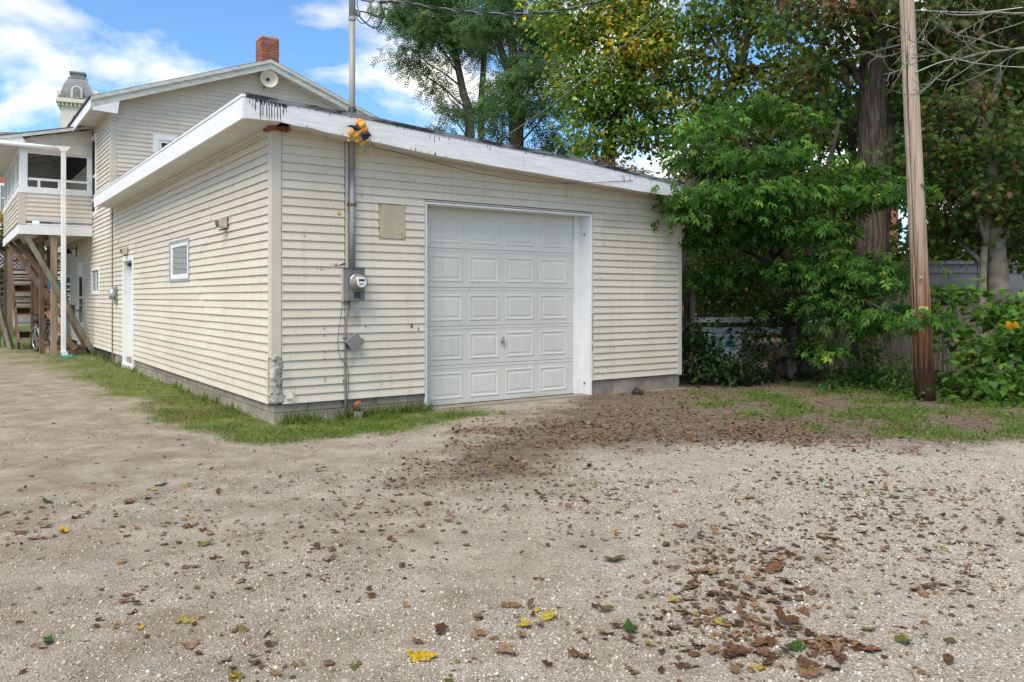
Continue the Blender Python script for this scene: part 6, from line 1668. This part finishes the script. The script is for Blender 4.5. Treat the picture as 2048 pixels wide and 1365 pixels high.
# ================================================================== GRASS, WEEDS, GRAVEL, LEAVES
def scatter(n, x0, x1, y0, y1, dens, rng=RNG):
    X = rng.uniform(x0, x1, n); Y = rng.uniform(y0, y1, n)
    k = rng.random(n) < dens(X, Y)
    return X[k], Y[k]
def blocked(X, Y):
    a, b = to_ab(X, Y)
    return ((a > -.005) & (b > -.005) & (a < 6.15) & (b < 20))
def turf_d(X, Y):
    s, w, t = masks(X, Y); return t * ~blocked(X, Y) * np.clip((fbm(X + 3, Y + 9, 2.6) - .30) * 3.2, .06, 1)
X1, Y1 = scatter(62000, -4.6, 1.6, 6.9, 11, turf_d)
X2, Y2 = scatter(52000, -13.5, -2.6, 11, 24, turf_d)
X = np.concatenate([X1, X2]); Y = np.concatenate([Y1, Y2]); n = len(X)
a_, b_ = to_ab(X, Y)
D = np.stack([RNG.normal(0, .55, n), RNG.normal(0, .55, n), np.ones(n)], 1)
sz = RNG.uniform(.025, .070, n) * np.where(Y > 11, 1.25, 1.0)
wcol = pick("grass", n)
sz = sz * (.65 + 1.1 * np.clip(fbm(X + 2, Y + 5, 3.3) - .25, 0, 1))
yel = ((fbm(X, Y, 1.1) > .50) & (RNG.random(n) < .5)) | (RNG.random(n) < np.where(a_ < 0, .34, .08))
wcol[yel] = pick([((.22, .19, .07), 2), ((.17, .16, .05), 2), ((.25, .19, .10), 1)], int(yel.sum()))
o = link("grass", leaves_mesh("grass", "blade", np.stack([X, Y, ghz(X, Y)], 1), D, RNG.normal(size=(n, 3)), sz, wcol, "grass_blade"))
tag(o, "short green grass along the garage foundation", "grass", None, "stuff")
# low broad leaves in the front strip (clover, plantain)
X, Y = scatter(9000, -3.4, 1.4, 6.9, 9.6, turf_d); n = len(X)
D = np.stack([RNG.normal(0, 1, n), RNG.normal(0, 1, n), RNG.uniform(.1, .9, n)], 1)
o = link("clover", leaves_mesh("clover", "oval", np.stack([X, Y, ghz(X, Y) + RNG.uniform(.005, .035, n)], 1), D, np.tile([0, 0, 1.], (n, 1)), RNG.uniform(.02, .045, n), pick("weed", n)))
tag(o, "clover and low weeds mixed into the grass before the foundation", "weeds", None, "stuff")
n = 1500; k = RNG.random(n) < .62
aa = np.where(k, -np.abs(RNG.normal(0, .06, n)) - .01, RNG.uniform(-.05, 1.9, n)); bb = np.where(k, RNG.uniform(-.1, 13, n), -np.abs(RNG.normal(0, .05, n)) - .01)
keep_ = fbm(aa * 3, bb, 1.7) > .46; aa = aa[keep_]; bb = bb[keep_]; n = len(aa)
X = C0.x + U.x * aa + V.x * bb; Y = C0.y + U.y * aa + V.y * bb
o = link("grass", leaves_mesh("grass", "blade", np.stack([X, Y, ghz(X, Y)], 1), np.stack([RNG.normal(0, .4, n), RNG.normal(0, .4, n), np.ones(n)], 1), RNG.normal(size=(n, 3)), RNG.uniform(.07, .17, n), pick("grass", n), "grass_blade"))
tag(o, "taller grass tufts right against the foundation blocks", "grass", None, "stuff")
# weeds on the soil strip
def weed_d(X, Y):
    s, w, t = masks(X, Y); return w * ~blocked(X, Y)
X, Y = scatter(15000, 1.6, 8.5, 7.0, 13.5, weed_d); n = len(X)
D = np.stack([RNG.normal(0, 1, n), RNG.normal(0, 1, n), RNG.uniform(.1, 1.0, n)], 1)
o = link("ground_weeds", leaves_mesh("ground_weeds", "oval", np.stack([X, Y, ghz(X, Y) + RNG.uniform(.0, .07, n)], 1), D, np.tile([0, 0, 1.], (n, 1)) + RNG.normal(0, .2, (n, 3)), RNG.uniform(.025, .065, n), pick("weed", n)))
tag(o, "patchy low green weeds on the soil before the fence", "weeds", None, "stuff")
X, Y = scatter(42000, 1.6, 8.5, 7.0, 13.0, weed_d); n = len(X)
D = np.stack([RNG.normal(0, .6, n), RNG.normal(0, .6, n), np.ones(n)], 1)
o = link("weed_grass", leaves_mesh("weed_grass", "blade", np.stack([X, Y, ghz(X, Y)], 1), D, RNG.normal(size=(n, 3)), RNG.uniform(.03, .09, n), pick("grass", n), "grass_blade"))
tag(o, "thin grass between the weeds before the fence", "grass", None, "stuff")
# ivy and rubbish along the foot of the fence
def edge_d(X, Y):
    d = poly_sd(X, Y, [gnd(1372, 778), gnd(1480, 772), gnd(1640, 762), gnd(1800, 772), gnd(1900, 800), gnd(2100, 805), (9, 13), (6, 15.5), (3.3, 14)])
    return np.clip(.5 - d / .5, 0, 1) * np.clip((fbm(X, Y, 1.4) - .30) * 4, .05, 1)
X, Y = scatter(9000, 2.4, 9, 9.5, 15, edge_d); n = len(X)
D = np.stack([RNG.normal(0, 1, n), RNG.normal(0, 1, n), RNG.uniform(-.1, .8, n)], 1)
hgt = RNG.random(n) ** 1.6 * (.05 + .16 * np.clip(edge_d(X, Y) * fbm(X + 5, Y, 2), 0, 1))
o = link("ivy_ground_cover", leaves_mesh("ivy_ground_cover", "heart", np.stack([X, Y, hgt], 1), D, np.tile([0, -.3, 1.], (n, 1)) + RNG.normal(0, .3, (n, 3)), RNG.uniform(.04, .10, n), pick([((.028, .07, .014), 4), ((.045, .10, .02), 3), ((.018, .045, .01), 3), ((.10, .065, .03), .6)], n)))
tag(o, "ivy and low plants along the foot of the fence", "ivy", None, "stuff")

# gravel stones: geometry nodes instances on a point cloud, no source object
def gravel(name, X, Y, sz, colr, label):
    n = len(X)
    me = bpy.data.meshes.new(name); me.vertices.add(n)
    Z = ghz(X, Y) + sz * .15
    me.vertices.foreach_set("co", np.stack([X, Y, Z], 1).astype(np.float32).ravel())
    for nm, ty, val in (("stone_size", "FLOAT_VECTOR", (sz[:, None] * np.stack([RNG.uniform(.7, 1.35, n), RNG.uniform(.7, 1.35, n), RNG.uniform(.45, .8, n)], 1))), ("stone_rot", "FLOAT_VECTOR", np.stack([RNG.normal(0, .5, n), RNG.normal(0, .5, n), RNG.uniform(0, 6.28, n)], 1)), ("stone_col", "FLOAT", colr)):
        a = me.attributes.new(nm, ty, "POINT"); a.data.foreach_set("vector" if ty == "FLOAT_VECTOR" else "value", np.asarray(val, np.float32).ravel())
    me.materials.append(M["gravel_stone"])
    o = link(name, me)
    ng = bpy.data.node_groups.get("stones_on_points")
    if ng is None:
        ng = bpy.data.node_groups.new("stones_on_points", "GeometryNodeTree")
        ng.interface.new_socket("Geometry", in_out="INPUT", socket_type="NodeSocketGeometry"); ng.interface.new_socket("Geometry", in_out="OUTPUT", socket_type="NodeSocketGeometry")
        gi = ng.nodes.new("NodeGroupInput"); go = ng.nodes.new("NodeGroupOutput")
        m2p = ng.nodes.new("GeometryNodeMeshToPoints"); ico = ng.nodes.new("GeometryNodeMeshIcoSphere"); ico.inputs["Radius"].default_value = .5; ico.inputs["Subdivisions"].default_value = 1
        iop = ng.nodes.new("GeometryNodeInstanceOnPoints"); sm = ng.nodes.new("GeometryNodeSetMaterial"); sm.inputs["Material"].default_value = M["gravel_stone"]
        a1 = ng.nodes.new("GeometryNodeInputNamedAttribute"); a1.data_type = "FLOAT_VECTOR"; a1.inputs["Name"].default_value = "stone_size"
        a2 = ng.nodes.new("GeometryNodeInputNamedAttribute"); a2.data_type = "FLOAT_VECTOR"; a2.inputs["Name"].default_value = "stone_rot"
        L = ng.links.new
        L(gi.outputs[0], m2p.inputs["Mesh"]); L(m2p.outputs[0], iop.inputs["Points"]); L(ico.outputs[0], sm.inputs["Geometry"]); L(sm.outputs[0], iop.inputs["Instance"])
        L(a1.outputs["Attribute"], iop.inputs["Scale"]); L(a2.outputs["Attribute"], iop.inputs["Rotation"]); L(iop.outputs[0], go.inputs[0])
    md = o.modifiers.new("stones", "NODES"); md.node_group = ng
    return tag(o, label, "gravel", None, "stuff")
def grav_d(X, Y):
    s, w, t = masks(X, Y)
    vis = (np.abs(X) < .70 * Y + .5)
    pale = np.clip(.55 + .12 * X, .25, 1.0) * np.clip(fbm(X + 11, Y, 1.0) * 2.4 - .55, .12, 1)
    return vis * np.clip(1 - s * 1.1 - t, 0, 1) * pale
Xs = []; Ys = []
for nn, y0, y1 in ((150000, 2.5, 4.2), (110000, 4.2, 6.2), (50000, 6.2, 9.0)):
    x_, y_ = scatter(nn, -.7 * y1 - .5, .7 * y1 + .5, y0, y1, grav_d); Xs.append(x_); Ys.append(y_)
X = np.concatenate(Xs); Y = np.concatenate(Ys); n = len(X)
sz = RNG.lognormal(math.log(.0056), .42, n) * np.clip(.8 + .05 * Y, 1, 1.35)
gravel("gravel", X, Y, np.clip(sz, .003, .017), np.clip(RNG.normal(.48, .28, n), 0, 1), "loose pale limestone gravel scattered over the driveway")
print("stones", n)

# fallen leaves -----------------------------------------------------
LC = {"brown": [(.14, .072, .040), (.20, .110, .060), (.095, .050, .030), (.17, .10, .06)], "tan": [(.27, .165, .09), (.32, .21, .125)], "green": [(.13, .16, .035), (.20, .22, .06), (.045, .12, .02)], "yellow": [(.36, .30, .06), (.46, .36, .06), (.58, .40, .03)], "olive": [(.20, .17, .05), (.16, .13, .05)]}
LM = {}
def leaf_proto(kind, colr):
    key = (kind, colr)
    if key not in LM:
        LM[key] = leaves_mesh("fallen_leaf", kind, np.zeros((1, 3)), np.array([[1, 0, 0.]]), np.array([[0, 0, 1.]]), np.ones(1), np.array([colr]), "dry_leaf")
    return LM[key]
count = [0]
def zone(x, y):
    if x > 1290 and y > 1120 and x < 1720:
        return "at the %s %s of the lower right pile" % ("far" if y < 1200 else "middle" if y < 1275 else "near", "left edge" if x < 1430 else "heart" if x < 1560 else "right edge")
    if x > 1720: return "at the far right"
    if x > 1290: return "on the pale gravel before the utility pole"
    if x > 900: return "on gravel before the garage door" if y < 1150 else "at the bottom right of centre"
    if x > 560: return "near the middle of the driveway"
    return "on the left driveway, further back" if y < 1130 else "at the lower left of the driveway"
def put_leaf(px, py, size, colname, kind=None, label=None, xy=None, ci=None):
    X, Y = xy if xy is not None else gnd(px, py)
    kind = kind or R.choice({"brown": ["dead%d" % q for q in range(8)], "tan": ["dead%d" % q for q in range(8)], "green": ["dead1", "dead3", "dead5"], "yellow": ["dead7", "dead2", "dead5"], "olive": ["dead0", "dead2", "dead4", "dead6"]}[colname])
    o = link("fallen_leaf", leaf_proto(kind, LC[colname][ci] if ci is not None else R.choice(LC[colname])))
    z = float(ghz(np.array([X]), np.array([Y]))[0])
    o.location = (X, Y, z + .004 + .006 * R.random()); o.rotation_euler = (R.uniform(-.22, .22), R.uniform(-.2, .2), R.uniform(0, 6.28)); o.scale = (size, size * R.uniform(.7, 1.1), size * R.uniform(.30, .75))
    count[0] += 1
    if not label:
        sh = {"curled": "curled", "maple": "lobed", "oval": "narrow", "triangle": "broad flat"}.get(kind, "crumpled" if kind in ("dead0", "dead3", "dead6") else "ragged" if kind in ("dead1", "dead4", "dead7") else "folded")
        label = "%s %s %s leaf %s" % ("small" if size < .06 else "medium" if size < .082 else "large", sh, {"brown": "dark brown", "tan": "pale tan", "green": "green", "yellow": "yellow", "olive": "olive"}[colname], zone(px, py))
        o["group"] = label.replace(" leaf ", " leaves ")
    return tag(o, label, "leaf")
put_leaf(812, 1322, .115, "yellow", "dead5", "long bright yellow leaf lying at the bottom centre of the driveway", ci=2).rotation_euler = (.12, .05, .25)
put_leaf(1078, 1236, .09, "yellow", "dead2", "flat yellow maple leaf on the gravel right of centre", ci=1)
put_leaf(1265, 1274, .085, "green", "dead3", "deep green narrow leaf lying alone on the pale gravel", ci=2)
put_leaf(1000, 1210, .10, "tan", "dead6", "large curled tan leaf standing up on the gravel", ci=0)
put_leaf(455, 1353, .06, "yellow", "dead2", "orange yellow leaf at the bottom edge of the driveway", ci=2)
put_leaf(628, 944, .09, "green", "dead1", "lone green leaf on pale gravel in front of the grass", ci=1)
put_leaf(355, 1240, .09, "yellow", "dead7", "yellow green leaf with a stalk on the left driveway", ci=0)
put_leaf(475, 1252, .09, "olive", "dead0", "folded olive and yellow leaf near the left driveway centre", ci=0)
put_leaf(278, 1263, .055, "yellow", "dead5", "small curled bright yellow leaf at the left", ci=2)
put_leaf(395, 1094, .09, "green", "dead5", "green and yellow leaf in the middle of the left driveway", ci=1)
put_leaf(1410, 1155, .10, "green", "dead1", "pale green heart shaped leaf among brown leaves", ci=1)
put_leaf(1395, 1173, .10, "olive", "dead4", "olive lobed leaf beside the pale green leaf", ci=0)
put_leaf(1725, 1270, .10, "olive", "dead2", "yellow and olive folded leaf at the lower right", ci=0)
put_leaf(1795, 1283, .09, "green", "dead3", "green leaf with a dark tip at the lower right", ci=0)
put_leaf(1800, 1002, .085, "green", "dead5", "small green leaf on pale gravel at the right", ci=0)
put_leaf(1463, 1260, .09, "yellow", "dead7", "yellow leaf among the brown pile at lower right", ci=0)
put_leaf(97, 1277, .07, "green", "dead3", "dark green leaf at the lower left of the driveway", ci=2)
put_leaf(105, 1009, .10, "green", "dead3", "dark green leaf on the far left driveway", ci=2)
put_leaf(1250, 1120, .13, "olive", "dead6", "large folded olive brown leaf right of centre", ci=1)
put_leaf(708, 1326, .06, "green", "dead1", "half green half brown leaf at the bottom centre", ci=0)
# scattered by density read from the photograph: (px, py, rx, ry, how many)
spots = [(1480, 1230, 130, 110, 62), (1550, 1320, 150, 45, 34), (1400, 1090, 50, 60, 10), (1870, 1178, 70, 16, 16), (1640, 1300, 70, 22, 14), (1240, 1250, 90, 50, 14), (1040, 1250, 80, 40, 10), (1000, 1310, 110, 40, 8), (1530, 1170, 60, 40, 12),
         (330, 985, 90, 26, 10), (380, 1055, 70, 16, 9), (210, 1030, 60, 20, 7), (520, 1330, 140, 30, 12), (250, 1210, 150, 40, 9), (60, 1080, 60, 80, 10), (780, 1000, 140, 60, 12), (1150, 1000, 150, 80, 14), (1700, 1040, 250, 90, 26), (1950, 1100, 90, 120, 14), (1850, 1300, 160, 50, 12), (600, 1150, 250, 120, 12)]
for px, py, rx, ry, k in spots:
    for i in range(k):
        if count[0] >= 300: break
        x = px + R.gauss(0, .6) * rx; y = py + R.gauss(0, .6) * ry
        if y < 900 or y > 1364 or not -20 < x < 2060: continue
        dense = px > 1300
        c = R.choices(["brown", "tan", "green", "yellow", "olive"], [7, 3, .5, .35, 1.0] if dense else [5, 3, 1.2, 1.1, 1.2])[0]
        put_leaf(x, y, min(.115, max(.03, R.lognormvariate(math.log(.055), .38))), c)
print("leaves", count[0])
def litter_d(X, Y):
    s, w, t = masks(X, Y)
    px = 1024 + X / Y * FPX; py = 595 + CAMH / Y * FPX
    d = np.zeros_like(X)
    for (cx_, cy_, rx, ry, k) in spots:
        d += k / 34 * np.exp(-(((px - cx_) / rx) ** 2 + ((py - cy_) / ry) ** 2))
    band = np.exp(-((py - 868) / 26) ** 2) * (px > 900) * (px < 1850) * 1.0
    band += np.exp(-(((px - 950) / 110) ** 2 + ((py - 935) / 22) ** 2)) * .9
    return np.clip(.014 + .8 * d + .9 * band + .20 * s + .05 * t, 0, 1) * (np.abs(X) < .70 * Y + .4) * ~blocked(X, Y) * np.clip(fbm(X, Y, 2.6) * 2.4 - .5, .08, 1)
X, Y = scatter(190000, -7, 8, 2.6, 12.5, litter_d); n = len(X)
sz = RNG.lognormal(math.log(.023), .55, n); sz = np.clip(sz, .008, .052)
D = np.stack([RNG.normal(0, 1, n), RNG.normal(0, 1, n), RNG.normal(0, .22, n)], 1)
half = RNG.random(n) < .4
for nm, sel, kd, lb in (("leaf_litter", half & (X > .6), "flake0", "crumbled brown leaf litter over the right driveway and soil"), ("leaf_litter", half & (X <= .6), "flake1", "crumbled brown leaf litter over the left driveway"), ("leaf_crumbs", ~half, "flake2", "small flat leaf crumbs over the driveway and soil")):
    o = link(nm, leaves_mesh(nm, kd, np.stack([X, Y, ghz(X, Y) + .002 + .004 * RNG.random(n)], 1)[sel], D[sel], (np.tile([0, 0, 1.], (n, 1)) + RNG.normal(0, .25, (n, 3)))[sel], sz[sel], pick("litter", n)[sel], "dry_leaf"))
    tag(o, lb, "leaves", None, "stuff")
# twigs
mb = MB()
for i in range(170):
    x, y = RNG.uniform(-4.5, 5), RNG.uniform(2.8, 8); a = RNG.uniform(0, 6.28); L = RNG.uniform(.04, .16)
    if blocked(np.array([x]), np.array([y]))[0]: continue
    z = float(ghz(np.array([x]), np.array([y]))[0]) + .006
    mb.tube([(x, y, z), (x + L * .5 * math.cos(a) + .01, y + L * .5 * math.sin(a), z + .004), (x + L * math.cos(a), y + L * math.sin(a) + .008, z)], [.002, .0018, .001], 4, False)
tag(mb.build("twig_litter", "dry_stems", None), "thin dry twigs scattered over the driveway", "twigs", None, "stuff")
# dark gravel heap beside the door and odd stones
t = thing("coal_lump", "small dark lump lying by the foundation right of the door", "stone", bl(5.0, -.25, 0))
mb = MB(); blob(mb, (0, 0, .03), .06, 5, 6); blob(mb, (.07, .02, .02), .04, 6, 6); mb.build("lump", "charcoal", t, smooth=True)
print("tris", sum(sum(len(p.vertices) - 2 for p in o.data.polygons) for o in S.objects if o.type == "MESH"))

t = thing("neighbour_house", "white sided neighbouring house reflected in the small side window", "house", (-19.5, 24.8, 0), TH)
MB().box(-6, 2, 0, 7, 0, 4.3).build("wall", "white_paint", t)
mb = MB()
for k in range(20): mb.box(-6, 2, -.010, -.001, .2 + k * .2, .212 + k * .2)
mb.build("siding_lap", "trim_cream", t)["kind"] = "stuff"
MB().prism([(-6.3, 4.3), (2.3, 4.3), (-2, 6.6)], -.3, 7.3, "y").build("roof", "shingle", t)
